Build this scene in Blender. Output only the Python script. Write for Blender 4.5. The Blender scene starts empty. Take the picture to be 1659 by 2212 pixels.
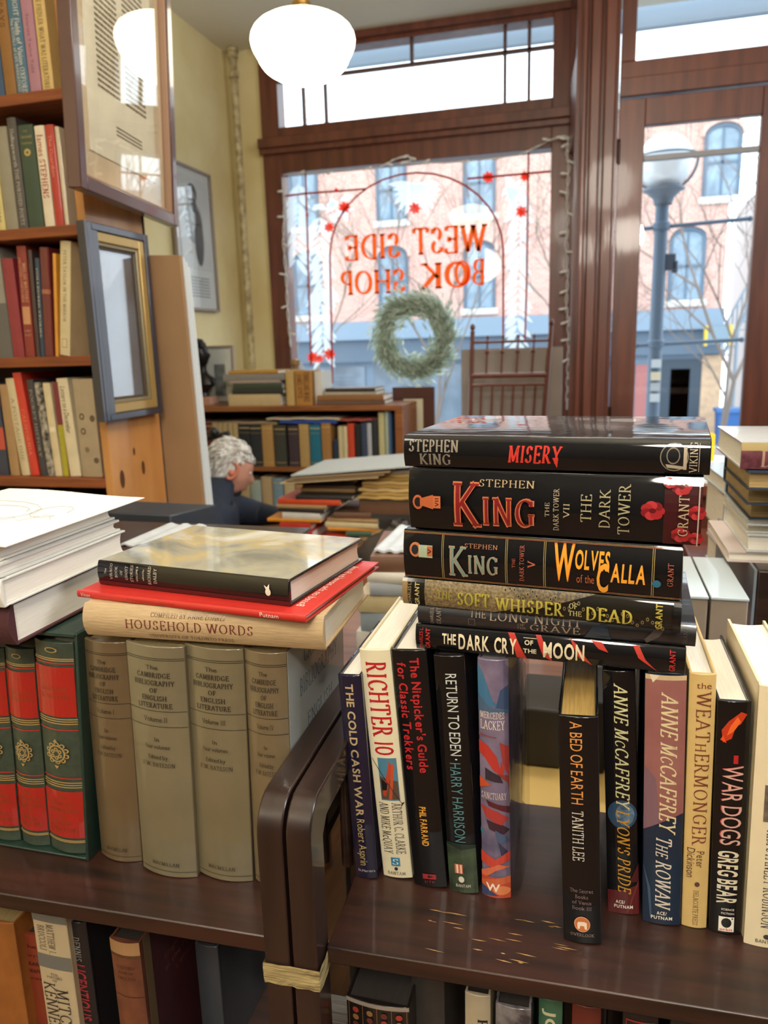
import bpy, bmesh, math, random
import numpy as np
from mathutils import Vector, Matrix
random.seed(7)
sc = bpy.context.scene
COL = sc.collection
R = math.radians
# ------------------------------------------------------------------ camera
F = 1640.0; CX, CY = 829.5, 1106.0
AX = Vector((0.96534782, 0.02804348, -0.25945548))   # world X in camera axes (right, down, forward)
AY = Vector((0.25942929, -0.21088209, 0.94245699))
AZ = Vector((-0.02828474, -0.97710916, -0.21084987))
EYE = Vector((0, 0, 1.45))
cam = bpy.data.cameras.new('camera'); camo = bpy.data.objects.new('camera', cam); COL.objects.link(camo)
right = Vector((AX[0], AY[0], AZ[0])); down = Vector((AX[1], AY[1], AZ[1])); fwd = Vector((AX[2], AY[2], AZ[2]))
mw = Matrix.Identity(4)
for i in range(3):
    mw[i][0] = right[i]; mw[i][1] = -down[i]; mw[i][2] = -fwd[i]; mw[i][3] = EYE[i]
camo.matrix_world = mw
cam.sensor_fit = 'HORIZONTAL'; cam.sensor_width = 36; cam.lens = 36 * F / 1659
cam.clip_start = 0.01; cam.clip_end = 200
cam.dof.use_dof = True; cam.dof.focus_distance = 0.66; cam.dof.aperture_fstop = 12
sc.camera = camo
# ------------------------------------------------------------------ world, light, exposure
sc.view_settings.view_transform = 'Standard'; sc.view_settings.look = 'None'
sc.view_settings.gamma = 1; sc.view_settings.exposure = 0.0; sc.view_settings.use_curve_mapping = False
w = bpy.data.worlds.new('overcast_sky'); sc.world = w; w.use_nodes = True
w.node_tree.nodes['Background'].inputs[0].default_value = (0.80, 0.91, 1.0, 1)
w.node_tree.nodes['Background'].inputs[1].default_value = 3.6
def area(name, loc, rot, sx, sy, power, col, portal=False):
    l = bpy.data.lights.new(name, 'AREA'); l.shape = 'RECTANGLE'; l.size = sx; l.size_y = sy
    l.energy = power; l.color = col
    o = bpy.data.objects.new(name, l); COL.objects.link(o); o.location = loc; o.rotation_euler = rot
    if portal: l.cycles.is_portal = True
    return o
area('window_portal', (-1.0, 4.55, 2.0), (R(-90), 0, 0), 1.7, 2.4, 1, (1, 1, 1), True)
area('door_portal', (0.5, 3.95, 1.8), (R(-90), 0, 0), 1.0, 2.8, 1, (1, 1, 1), True)
def bulb(name, loc, e, r, col=(1.0, .92, .8)):      # unseen fill lights in place of lamps; one mirrors in the display glass
    l = bpy.data.lights.new(name, 'POINT'); l.energy = e; l.shadow_soft_size = r; l.color = col
    o = bpy.data.objects.new(name, l); COL.objects.link(o); o.location = loc
bulb('unseen_globe_light', (.30, -.9, 2.5), 82, .17); bulb('unseen_globe_light', (-.2, -2.1, 2.5), 62, .17); bulb('unseen_globe_light', (-1.36, -1.3, 2.45), 22, .2)
bulb('unseen_globe_light', (.08, 1.5, 2.55), 34, .17); bulb('unseen_globe_light', (-.27, .35, 2.6), 19, .17)  # added overhead fill, set clear of the panes' mirror angles
area('right_fill_light', (2.3, .9, 2.7), (R(10), R(48), 0), 1.4, 1.0, 64, (0.95, 0.97, 1.0))  # added soft light brightening right-facing faces; no lamp hangs there
# ------------------------------------------------------------------ pixel rays (only used to read off real positions)
def ray(px, py):
    c = Vector((px - CX, py - CY, F)) / F
    return Vector((AX.dot(c), AY.dot(c), AZ.dot(c)))
def atY(px, py, y): r = ray(px, py); return EYE + r * (y / r.y)
def atZ(px, py, z): r = ray(px, py); return EYE + r * ((z - EYE.z) / r.z)
def atX(px, py, x): r = ray(px, py); return EYE + r * (x / r.x)
# ------------------------------------------------------------------ materials
def srgb(h):
    if isinstance(h, str):
        h = h.lstrip('#'); c = [int(h[i:i+2], 16) / 255 for i in (0, 2, 4)]
    else: c = list(h)
    return tuple((x / 12.92 if x <= .04045 else ((x + .055) / 1.055) ** 2.4) for x in c) + (1,)
MC = {}
def mat(key, col, rough=.5, coat=0., noise=0., nscale=40., bump=0., bscale=60., metal=0., stretch=(1, 1, 1), col2=None, coatr=.06, spec=.5, emit=0, bumpz=None):
    k = (key, col, rough, coat, noise, nscale, bump, bscale, metal, stretch, col2, emit)
    if k in MC: return MC[k]
    m = bpy.data.materials.new(key); m.use_nodes = True; nt = m.node_tree; b = nt.nodes['Principled BSDF']
    b.inputs['Roughness'].default_value = rough; b.inputs['Metallic'].default_value = metal
    b.inputs['Coat Weight'].default_value = coat; b.inputs['Coat Roughness'].default_value = coatr
    b.inputs['Specular IOR Level'].default_value = spec
    c = srgb(col); b.inputs['Base Color'].default_value = c
    tc = nt.nodes.new('ShaderNodeTexCoord'); mp = nt.nodes.new('ShaderNodeMapping')
    mp.inputs['Scale'].default_value = stretch; nt.links.new(tc.outputs['Object'], mp.inputs[0])
    if noise > 0:
        n = nt.nodes.new('ShaderNodeTexNoise'); n.inputs['Scale'].default_value = nscale; n.inputs['Detail'].default_value = 5
        nt.links.new(mp.outputs[0], n.inputs['Vector'])
        rp = nt.nodes.new('ShaderNodeValToRGB'); rp.color_ramp.elements[0].position = .35; rp.color_ramp.elements[1].position = .65
        c2 = srgb(col2) if col2 else tuple(x * (1 - noise) for x in c[:3]) + (1,)
        rp.color_ramp.elements[0].color = c2; rp.color_ramp.elements[1].color = c
        nt.links.new(n.outputs['Fac'], rp.inputs[0]); nt.links.new(rp.outputs[0], b.inputs['Base Color'])
    if bump > 0:
        n = nt.nodes.new('ShaderNodeTexNoise'); n.inputs['Scale'].default_value = bscale; n.inputs['Detail'].default_value = 3
        mp2 = nt.nodes.new('ShaderNodeMapping'); mp2.inputs['Scale'].default_value = bumpz or stretch
        nt.links.new(tc.outputs['Object'], mp2.inputs[0]); nt.links.new(mp2.outputs[0], n.inputs['Vector'])
        bp = nt.nodes.new('ShaderNodeBump'); bp.inputs['Strength'].default_value = bump; bp.inputs['Distance'].default_value = .002
        nt.links.new(n.outputs['Fac'], bp.inputs['Height']); nt.links.new(bp.outputs[0], b.inputs['Normal'])
        if coat: nt.links.new(bp.outputs[0], b.inputs['Coat Normal'])
    if emit:
        b.inputs['Emission Color'].default_value = c; b.inputs['Emission Strength'].default_value = emit
    MC[k] = m; return m
def jacket(col, noise=0., col2=None, nscale=30, ):   # paper jacket under a clear library sleeve
    return mat('glossy_jacket', col, .6, 1., noise, nscale, .35, 22, col2=col2, bumpz=(1, 1, .35), coatr=.04, spec=.12)
BLK = '#0c0c0f'
def paperj(col, noise=.12, col2=None, nscale=25): return mat('paper_jacket', col, .5, .25, noise, nscale, .1, 60, col2=col2)
def cloth(col): return mat('book_cloth', col, .8, 0, .2, 300, .25, 900)
def ink(col, gl=1.): return mat('printed_ink', col, .55, gl, 0, 1, .3 if gl else 0, 22, bumpz=(1, 1, .35), coatr=.06, spec=.15)
PAGES = mat('page_edges', '#d9cfb8', .85, 0, .28, 60, .3, 200, stretch=(14, .5, .5))
PAGES_W = mat('white_page_edges', '#ebe6da', .85, 0, .10, 60, .12, 200, stretch=(14, .5, .5))
PAGES_T = mat('tan_page_edges', '#b49a68', .85, 0, .35, 60, .3, 200, stretch=(14, .5, .5))
PAGES_D = mat('dark_page_edges', '#3a3431', .6, 0, .25, 60, .3, 200, stretch=(14, .5, .5))
def woodm(key, a, b_, rough=.4, coat=0., sc_=6., stretch=(1, 14, 14), bump=.15):
    return mat(key, a, rough, coat, .5, sc_, bump, sc_ * 3, stretch=stretch, col2=b_)
DARKWOOD = woodm('dark_stained_wood', '#33211a', '#201411', .34, .3, 5, (1, 16, 16), .2)
FRAMEWOOD = woodm('red_brown_window_wood', '#6e3a27', '#552a1b', .38, .2, 4, (6, 6, .6), .1)
SHELFWOOD = woodm('brown_shelf_wood', '#8a4a22', '#6e3618', .5, 0, 5, (1, 12, 12))
def glassm(key, tint=(1, 1, 1), ior=1.45, rough=0.0):
    if key in MC: return MC[key]
    m = bpy.data.materials.new(key); m.use_nodes = True; nt = m.node_tree; nt.nodes.clear()
    o = nt.nodes.new('ShaderNodeOutputMaterial'); mx = nt.nodes.new('ShaderNodeMixShader')
    t = nt.nodes.new('ShaderNodeBsdfTransparent'); t.inputs[0].default_value = tuple(tint) + (1,)
    g = nt.nodes.new('ShaderNodeBsdfGlossy'); g.inputs['Roughness'].default_value = rough
    fr = nt.nodes.new('ShaderNodeFresnel'); ge = nt.nodes.new('ShaderNodeNewGeometry'); mr = nt.nodes.new('ShaderNodeMapRange')
    mr.inputs['To Min'].default_value = ior; mr.inputs['To Max'].default_value = 1/ior    # same reflectance from either side of a thin pane
    nt.links.new(ge.outputs['Backfacing'], mr.inputs[0]); nt.links.new(mr.outputs[0], fr.inputs[0])
    nt.links.new(fr.outputs[0], mx.inputs[0]); nt.links.new(t.outputs[0], mx.inputs[1]); nt.links.new(g.outputs[0], mx.inputs[2])
    nt.links.new(mx.outputs[0], o.inputs[0]); MC[key] = m; return m
GLASS = glassm('window_glass'); PLASTIC = glassm('clear_plastic', (.95, .96, .97), 2.1, .04)
def backlit(key, col, wgt=.75):      # thin paint film on a pane: lets daylight through from behind
    if key in MC: return MC[key]
    m = bpy.data.materials.new(key); m.use_nodes = True; nt = m.node_tree; nt.nodes.clear()
    o = nt.nodes.new('ShaderNodeOutputMaterial'); mx = nt.nodes.new('ShaderNodeMixShader'); mx.inputs[0].default_value = wgt
    d = nt.nodes.new('ShaderNodeBsdfDiffuse'); t = nt.nodes.new('ShaderNodeBsdfTranslucent'); d.inputs[0].default_value = srgb(col); t.inputs[0].default_value = srgb(col)
    nt.links.new(d.outputs[0], mx.inputs[1]); nt.links.new(t.outputs[0], mx.inputs[2]); nt.links.new(mx.outputs[0], o.inputs[0]); MC[key] = m; return m
def translucent(key, col, alpha):     # thin see-through paint
    if key in MC: return MC[key]
    m = backlit(key, col, .8); nt = m.node_tree; out = [n for n in nt.nodes if n.type == 'OUTPUT_MATERIAL'][0]; src = out.inputs[0].links[0].from_socket
    mx = nt.nodes.new('ShaderNodeMixShader'); mx.inputs[0].default_value = alpha; t = nt.nodes.new('ShaderNodeBsdfTransparent')
    nt.links.new(t.outputs[0], mx.inputs[1]); nt.links.new(src, mx.inputs[2]); nt.links.new(mx.outputs[0], out.inputs[0]); return m
# ------------------------------------------------------------------ mesh helpers
class MB:
    def __init__(s): s.v = []; s.f = []; s.m = []; s.mats = []
    def mi(s, m):
        if m not in s.mats: s.mats.append(m)
        return s.mats.index(m)
    def add(s, vs, fs, m=None):
        n = len(s.v); s.v += [tuple(v) for v in vs]; s.f += [tuple(i + n for i in f) for f in fs]
        s.m += [s.mi(m) if m else 0] * len(fs); return s
    def box(s, a, b, m=None, M=None):
        x0, y0, z0 = a; x1, y1, z1 = b
        vs = [Vector(p) for p in ((x0,y0,z0),(x1,y0,z0),(x1,y1,z0),(x0,y1,z0),(x0,y0,z1),(x1,y0,z1),(x1,y1,z1),(x0,y1,z1))]
        if M: vs = [M @ v for v in vs]
        return s.add(vs, [(3,2,1,0),(4,5,6,7),(0,1,5,4),(1,2,6,5),(2,3,7,6),(3,0,4,7)], m)
    def tube(s, pts, r, n=8, m=None, caps=True):
        pts = [Vector(p) for p in pts]; rs = r if isinstance(r, (list, tuple)) else [r] * len(pts)
        vs = []; fs = []; up = None
        for i, p in enumerate(pts):
            t = (pts[min(i+1, len(pts)-1)] - pts[max(i-1, 0)]).normalized()
            if up is None: up = t.orthogonal().normalized()
            a = (up - t * up.dot(t)).normalized(); b = t.cross(a); up = a
            for k in range(n):
                an = 2 * math.pi * k / n; vs.append(p + (a * math.cos(an) + b * math.sin(an)) * rs[i])
        for i in range(len(pts) - 1):
            for k in range(n):
                fs.append((i*n+k, i*n+(k+1) % n, (i+1)*n+(k+1) % n, (i+1)*n+k))
        if caps: fs += [tuple(range(n))[::-1], tuple((len(pts)-1)*n+k for k in range(n))]
        return s.add(vs, fs, m)
    def lathe(s, prof, c=(0,0,0), n=32, m=None):
        vs = []; fs = []
        for r, z in prof:
            for k in range(n):
                a = 2*math.pi*k/n; vs.append((c[0]+r*math.cos(a), c[1]+r*math.sin(a), c[2]+z))
        for i in range(len(prof)-1):
            for k in range(n): fs.append((i*n+k, i*n+(k+1) % n, (i+1)*n+(k+1) % n, (i+1)*n+k))
        return s.add(vs, fs, m)
    def ball(s, c, r, m=None, n=12, rz=None):
        rz = rz or r
        pr = [(max(r*math.sin(math.pi*i/n), 1e-5), -rz*math.cos(math.pi*i/n)) for i in range(n+1)]
        return s.lathe(pr, c, n*2 if n > 6 else 8, m)
    def prism(s, poly, d, m=None):       # poly: list of 3D pts, d: extrusion vector
        n = len(poly); P = [Vector(p) for p in poly]; d = Vector(d)
        return s.add(P + [p + d for p in P], [tuple(range(n))[::-1], tuple(range(n, 2*n))] + [(i, (i+1) % n, n+(i+1) % n, n+i) for i in range(n)], m)
    def build(s, name, material=None, parent=None, M=None, smooth=False, bevel=0, seg=2, sub=0):
        me = bpy.data.meshes.new(name); me.from_pydata(s.v, [], s.f); 
        ms = s.mats if s.mats else [material]
        for q in ms: me.materials.append(q)
        if s.mats:
            for i, p in enumerate(me.polygons): p.material_index = s.m[i]
        bm = bmesh.new(); bm.from_mesh(me); bmesh.ops.recalc_face_normals(bm, faces=bm.faces); bm.to_mesh(me); bm.free()
        o = bpy.data.objects.new(name, me); COL.objects.link(o)
        if parent: o.parent = parent
        if M is not None: o.matrix_local = M
        if smooth or bevel:
            for p in me.polygons: p.use_smooth = True
            me.set_sharp_from_angle(angle=R(38))
        if bevel:
            b = o.modifiers.new('bevel', 'BEVEL'); b.width = bevel; b.segments = seg; b.limit_method = 'ANGLE'; b.angle_limit = R(40); b.harden_normals = False
        if sub:
            b = o.modifiers.new('sub', 'SUBSURF'); b.levels = sub; b.render_levels = sub
        return o
def struct(o, label=None):
    o['kind'] = 'structure'
    if label: o['label'] = label
    return o
def tag(o, label, cat, group=None, kind=None):
    o['label'] = label; o['category'] = cat
    if group: o['group'] = group
    if kind: o['kind'] = kind
    return o
def thing(name, label, cat, M=None, loc=None, group=None):
    o = bpy.data.objects.new(name, None); COL.objects.link(o); o.empty_display_size = .05
    if M is not None: o.matrix_world = M
    if loc is not None: o.location = loc
    return tag(o, label, cat, group)
def frameM(o, X, Y, Z):
    M = Matrix.Identity(4)
    for i in range(3): M[i][0] = X[i]; M[i][1] = Y[i]; M[i][2] = Z[i]; M[i][3] = o[i]
    return M
# ------------------------------------------------------------------ lettering
GL = {}      # sans glyphs from the built-in font: (char, bold) -> (verts2d, faces, width)
CHARS = "ABCDEFGHIJKLMNOPQRSTUVWXYZabcdefghijklmnopqrstuvwxyz0123456789.,'/?&-:"
def load_glyphs():
    tmp = []
    for b in (0, .025):
        for ch in CHARS:
            cu = bpy.data.curves.new('g', 'FONT'); cu.body = ch; cu.size = 1; cu.offset = b; cu.resolution_u = 3
            o = bpy.data.objects.new('g', cu); COL.objects.link(o); tmp.append((ch, b > 0, o, cu))
    bpy.context.view_layer.update(); dg = bpy.context.evaluated_depsgraph_get()
    for ch, b, o, cu in tmp:
        me = o.evaluated_get(dg).to_mesh()
        vs = [(v.co.x, v.co.y) for v in me.vertices]; fs = [tuple(p.vertices) for p in me.polygons]
        GL[(ch, b)] = [vs, fs]
    for ch, b, o, cu in tmp:
        bpy.data.objects.remove(o); bpy.data.curves.remove(cu)
    for b in (False, True):
        H = max(v[1] for v in GL[('H', b)][0]) - min(v[1] for v in GL[('H', b)][0]); y0 = min(v[1] for v in GL[('H', b)][0])
        for ch in CHARS:
            vs, fs = GL[(ch, b)]; x0 = min(v[0] for v in vs); x1 = max(v[0] for v in vs)
            GL[(ch, b)] = ([((x-x0)/H, (y-y0)/H) for x, y in vs], fs, (x1-x0)/H)
load_glyphs()
SER = {  # stroke letters with serifs: strokes 'L x y ...' / 'A cx cy rx ry a0 a1', serif feet 's x y'
'A': (.8, "L .4 1 .06 0;L .4 1 .74 0;L .18 .35 .62 .35;s .06 0;s .74 0"),
'B': (.62, "L .12 0 .12 1;L .04 1 .34 1;A .34 .76 .18 .24 90 -90;L .34 .52 .12 .52;A .34 .26 .24 .26 90 -90;L .34 0 .04 0"),
'C': (.74, "A .42 .5 .37 .5 50 310;L .67 .95 .67 .72;L .67 .28 .67 .1"),
'D': (.76, "L .13 0 .13 1;L .04 1 .3 1;A .3 .5 .4 .5 90 -90;L .3 0 .04 0"),
'E': (.62, "L .13 0 .13 1;L .04 1 .56 1 .56 .84;L .13 .52 .44 .52;L .04 0 .58 0 .58 .18;L .44 .62 .44 .42"),
'F': (.58, "L .13 0 .13 1;L .04 1 .55 1 .55 .82;L .13 .5 .42 .5;s .13 0;L .42 .6 .42 .4"),
'G': (.8, "A .42 .5 .37 .5 50 300;L .67 .95 .67 .75;L .66 .42 .66 .08;s .66 .44"),
'H': (.8, "L .13 0 .13 1;L .67 0 .67 1;L .13 .52 .67 .52;s .13 0;s .13 1;s .67 0;s .67 1"),
'I': (.3, "L .15 0 .15 1;s .15 0;s .15 1"),
'J': (.42, "L .28 1 .28 .15;A .14 .15 .14 .2 0 -120;s .28 1"),
'K': (.76, "L .13 0 .13 1;L .62 1 .14 .42;L .26 .55 .68 0;s .13 0;s .13 1;s .62 1;s .68 0"),
'L': (.6, "L .13 0 .13 1;s .13 1;L .04 0 .56 0 .56 .2"),
'M': (.95, "L .14 0 .16 1;L .16 1 .47 .06;L .47 .06 .78 1;L .78 1 .82 0;s .14 0;s .82 0;s .13 1;s .82 1"),
'N': (.82, "L .14 0 .14 1;L .14 1 .68 0;L .68 0 .68 1;s .14 0;s .12 1;s .68 1"),
'O': (.82, "A .41 .5 .37 .5 0 360"),
'P': (.6, "L .13 0 .13 1;L .04 1 .32 1;A .32 .73 .22 .27 90 -90;L .32 .46 .13 .46;s .13 0"),
'Q': (.82, "A .41 .5 .37 .5 0 360;L .4 .15 .78 -.15"),
'R': (.7, "L .13 0 .13 1;L .04 1 .32 1;A .32 .75 .2 .25 90 -90;L .32 .5 .13 .5;L .3 .5 .62 0;s .13 0;s .64 0"),
'S': (.56, "A .28 .75 .19 .25 40 250;A .28 .25 .21 .25 70 -140;L .46 .96 .46 .76;L .07 .25 .07 .05"),
'T': (.7, "L .35 0 .35 1;L .04 .82 .04 1 .66 1 .66 .82;s .35 0"),
'U': (.78, "L .13 1 .13 .32;A .39 .32 .26 .32 180 360;L .65 .32 .65 1;s .13 1;s .65 1"),
'V': (.78, "L .07 1 .4 0;L .4 0 .72 1;s .07 1;s .72 1"),
'W': (1.1, "L .07 1 .33 0;L .33 0 .56 1;L .56 1 .8 0;L .8 0 1.03 1;s .07 1;s .56 1;s 1.03 1"),
'X': (.74, "L .08 1 .66 0;L .66 1 .08 0;s .08 1;s .66 0;s .66 1;s .08 0"),
'Y': (.74, "L .07 1 .37 .48;L .67 1 .37 .48;L .37 .48 .37 0;s .07 1;s .67 1;s .37 0"),
'Z': (.66, "L .08 .82 .08 1 .6 1;L .6 1 .06 0;L .06 0 .6 0 .6 .18"),
}
def ser_glyph(ch, thick, thin, serif=True):
    wd, d = SER[ch]; vs = []; fs = []
    def rib(pts):
        nib = R(14); n0 = len(vs)
        for i, p in enumerate(pts):
            a = pts[max(i-1, 0)]; b = pts[min(i+1, len(pts)-1)]; dx, dy = b[0]-a[0], b[1]-a[1]; L = math.hypot(dx, dy) or 1
            th = math.atan2(dy, dx); wdt = thin + (thick-thin)*abs(math.sin(th-nib)) ** 1.4
            nx, ny = -dy/L, dx/L; ex = 0
            vs.append((p[0]+nx*wdt/2, p[1]+ny*wdt/2)); vs.append((p[0]-nx*wdt/2, p[1]-ny*wdt/2))
        for i in range(len(pts)-1): fs.append((n0+2*i, n0+2*i+1, n0+2*i+3, n0+2*i+2))
    for st in d.split(';'):
        t = st.split(); k = t[0]; q = [float(x) for x in t[1:]]
        if k == 'L':
            P = [(q[i], q[i+1]) for i in range(0, len(q), 2)]
            for a, b in zip(P, P[1:]):
                rib([a, ((a[0]+b[0])/2, (a[1]+b[1])/2), b])
        elif k == 'A':
            cx, cy, rx, ry, a0, a1 = q; n = max(6, int(abs(a1-a0)/18))
            rib([(cx+(rx-.03)*math.cos(R(a0+(a1-a0)*i/n)), cy+(ry-.03)*math.sin(R(a0+(a1-a0)*i/n))) for i in range(n+1)])
        elif k == 's' and serif:
            x, y = q; y = .03 if y < .3 else (.97 if y > .7 else y); rib([(x-.13, y), (x, y), (x+.13, y)])
    return vs, fs, wd
def layout(text, style='sans', thick=None, shear=0., track=.14):
    vs = []; fs = []; x = 0.
    for ch in text:
        if ch == ' ': x += .34; continue
        scale = 1.
        if style.startswith('ser') and ch.upper() in SER and (ch.isupper() or style == 'serc'):
            th = thick or (.17 if 'b' in style[3:] else .12)
            g = ser_glyph(ch.upper(), th, .045 if th < .15 else .07)
            if style == 'serc' and ch.islower(): scale = .76
        else:
            g = GL.get((ch, style in ('bold',)), None)
            if g is None: x += .3; continue
        n = len(vs); vs += [(x+a*scale, b*scale) for a, b in g[0]]; fs += [tuple(i+n for i in f) for f in g[1]]
        x += g[2]*scale + track
    x -= track
    if shear: vs = [(a+shear*b, b) for a, b in vs]
    return vs, fs, max(x, .01)
def cut(vs2, fs, axis, step):
    bm = bmesh.new(); bv = [bm.verts.new((a, b, 0)) for a, b in vs2]
    for f in fs:
        try: bm.faces.new([bv[i] for i in f])
        except ValueError: pass
    lo = min(v[axis] for v in vs2); hi = max(v[axis] for v in vs2); no = (1, 0, 0) if axis == 0 else (0, 1, 0)
    k = math.floor(lo/step)*step + step
    while k < hi:
        co = (k, 0, 0) if axis == 0 else (0, k, 0)
        bmesh.ops.bisect_plane(bm, geom=bm.verts[:]+bm.edges[:]+bm.faces[:], plane_co=co, plane_no=no, dist=1e-6); k += step
    bm.verts.index_update()
    r = [(v.co.x, v.co.y) for v in bm.verts], [tuple(v.index for v in f.verts) for f in bm.faces]
    bm.free(); return r
"""print items for spines, in fractions: a = along the spine from its head (0) to its tail (1), c = across (-.5 left/bottom .. .5 right/top)
 ('L', text, style, a0, a1, c, h, colour[,thick,shear])  text running head to tail
 ('U', text, style, a, c, h, wmax, colour)               text upright on a standing spine
 ('R', a0, a1, c0, c1, colour)  rectangle ; ('E', a, c, ra, rc, colour) ellipse ; ('P', [(a,c)...], colour) polygon"""
def print_items(mb, items, H, t, surf, asp=None):
    eps = .00035
    for it in items:
        eps += .00006; k = it[0]
        if k == 'L':
            _, s, st, a0, a1, c, h, col = it[:8]; th = it[8] if len(it) > 8 else None; sh = it[9] if len(it) > 9 else 0
            vs, fs, wd = layout(s, st, th, sh); sx = (a1-a0)*H/wd; hh = h*t
            # text x -> along, text y -> +across
            P = [(a0*H + x*sx, (c*t - hh/2) + y*hh) for x, y in vs]; col_ = col
        elif k == 'B':   # running tail to head (bottom to top)
            _, s, st, a0, a1, c, h, col = it[:8]
            vs, fs, wd = layout(s, st); sx = (a1-a0)*H/wd; hh = h*t
            P = [(a1*H - x*sx, (c*t + hh/2) - y*hh) for x, y in vs]; col_ = col
        elif k == 'U':
            _, s, st, a, c, h, wm, col_ = it[:8]; sh = it[8] if len(it) > 8 else 0
            vs, fs, wd = layout(s, st, None, sh); hh = h*H; sx = wm*t/wd if wm > 0 else hh
            if wm < 0: sx = min(hh, -wm*t/wd)
            P = [(a*H + hh/2 - y*hh, c*t + (x-wd/2)*sx) for x, y in vs]
        elif k == 'R':
            _, a0, a1, c0, c1, col_ = it; n = 8
            P = []; fs = []
            for i in range(n+1): P += [(a0*H, (c0+(c1-c0)*i/n)*t), (a1*H, (c0+(c1-c0)*i/n)*t)]
            fs = [(2*i, 2*i+1, 2*i+3, 2*i+2) for i in range(n)]
        elif k == 'E':
            _, a, c, ra, rc, col_ = it; n = 20
            P = [(a*H, c*t)] + [((a+ra*math.cos(2*math.pi*i/n))*H, (c+rc*math.sin(2*math.pi*i/n))*t) for i in range(n)]
            fs = [(0, 1+i, 1+(i+1) % n) for i in range(n)]
        elif k == 'P':
            _, pl, col_ = it; P = [(a*H, c*t) for a, c in pl]; fs = [tuple(range(len(P)))]
        P = [(a, max(-t*.499, min(t*.499, c))) for a, c in P]
        if k in 'LBUPE': P, fs = cut(P, fs, 1, t/7)
        mb.add([surf(a, c, eps) for a, c in P], fs, ink(col_) if isinstance(col_, str) else col_)
# ------------------------------------------------------------------ books
def book_parts(root, H, t, D, cover, pages=None, items=None, bulge=.0025, board=.0024, sleeve=False, small=False, ends=None, cover2=None, fore=.004, inset=.003, lname='spine_lettering'):
    pages = pages or PAGES; ns = 4 if small else 14
    def yb(c): return -bulge*(1-(2*c/t)**2)
    O = [(-t/2, D), (-t/2, .009), (-t/2+.0006, .006), (-t/2, .0025)] if not small else [(-t/2, D)]
    O += [(-t/2+t*i/ns, yb(-t/2+t*i/ns)) for i in range(ns+1)]
    O += [(t/2, .0025), (t/2-.0006, .006), (t/2, .009), (t/2, D)] if not small else [(t/2, D)]
    I = [(max(-t/2+board, min(t/2-board, x)), y if i in (0, len(O)-1) else max(y, 0)+board*.8) for i, (x, y) in enumerate(O)]
    n = len(O); mb = MB(); vs = [(x, y, z) for z in (0, H) for x, y in O] + [(x, y, z) for z in (0, H) for x, y in I]; fs = []
    for i in range(n-1):
        fs += [(i, i+1, n+i+1, n+i), (2*n+i, 3*n+i, 3*n+i+1, 2*n+i+1), (i, 2*n+i, 2*n+i+1, i+1), (n+i, n+i+1, 3*n+i+1, 3*n+i)]
    fs += [(0, n, 3*n, 2*n), (n-1, 3*n-1, 3*n+n-1, n+n-1)]
    mb.add(vs, fs); mb.build('cover', cover, root, smooth=True, bevel=0 if small else .0007)
    pb = MB(); x = t/2-board-.0002; P = [(-x, D-fore)]
    m_ = 6; P = [(-x, board+.0005), (x, board+.0005)]
    P += [(x-2*x*i/m_, D-fore-.0035*(math.sin(math.pi*i/m_))) for i in range(m_+1)]
    pb.prism([(a, b, inset) for a, b in P], (0, 0, H-2*inset)); pb.build('page_block', pages, root)
    if items:
        lm = MB(); print_items(lm, items, H, t, lambda a, c, e: (c, yb(c)-e, H-a), None); o = lm.build(lname, None, root)
    if sleeve: pass
ZS = .937
def stand(label, TL, TR, BL, BR, D, cover, items=None, z=ZS, name='book', group=None, y=None, yaw=0, clipH=None, **kw):
    bc = ((BL[0]+BR[0])/2, (BL[1]+BR[1])/2); tc = ((TL[0]+TR[0])/2, (TL[1]+TR[1])/2)
    Pb = atZ(*bc, z) if y is None else atY(*bc, y); y = Pb.y
    if clipH: Pb.z = z
    Pt = atY(*tc, y); ax = Pt-Pb; H = ax.length; Z = ax.normalized()
    t = ((atY(*TR, y)-atY(*TL, y)).length + (atY(*BR, y)-atY(*BL, y)).length)/2*math.cos(math.atan2(ax.x, ax.z))
    X = Vector((Z.z, 0, -Z.x)); Y = Z.cross(X)
    t *= .985
    drop = abs(math.sin(math.atan2(ax.x, ax.z)))*t/2; Pb.z = z + drop
    root = thing(name, label, 'book', frameM(Pb, X, Y, Z) @ Matrix.Rotation(yaw, 4, 'Z'), group=group)
    book_parts(root, H, t, D, cover, items=items, **kw)
    return root, H, t
def lie(label, L, Rr, zb, t, D, cover, items=None, name='book', group=None, tilt=0, **kw):
    """lying book: spine front runs from L=(x,y) head end to R=(x,y) tail end, bottom at zb"""
    a = Vector((L[0], L[1], zb+t/2)); b = Vector((Rr[0], Rr[1], zb+t/2+tilt)); Z = (a-b).normalized(); H = (a-b).length
    X = Vector((0, 0, 1)); X = (X-Z*X.dot(Z)).normalized(); Y = Z.cross(X)
    root = thing(name, label, 'book', frameM(b, X, Y, Z), group=group)
    book_parts(root, H, t, D, cover, items=items, **kw)
    return root, H, t
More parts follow.
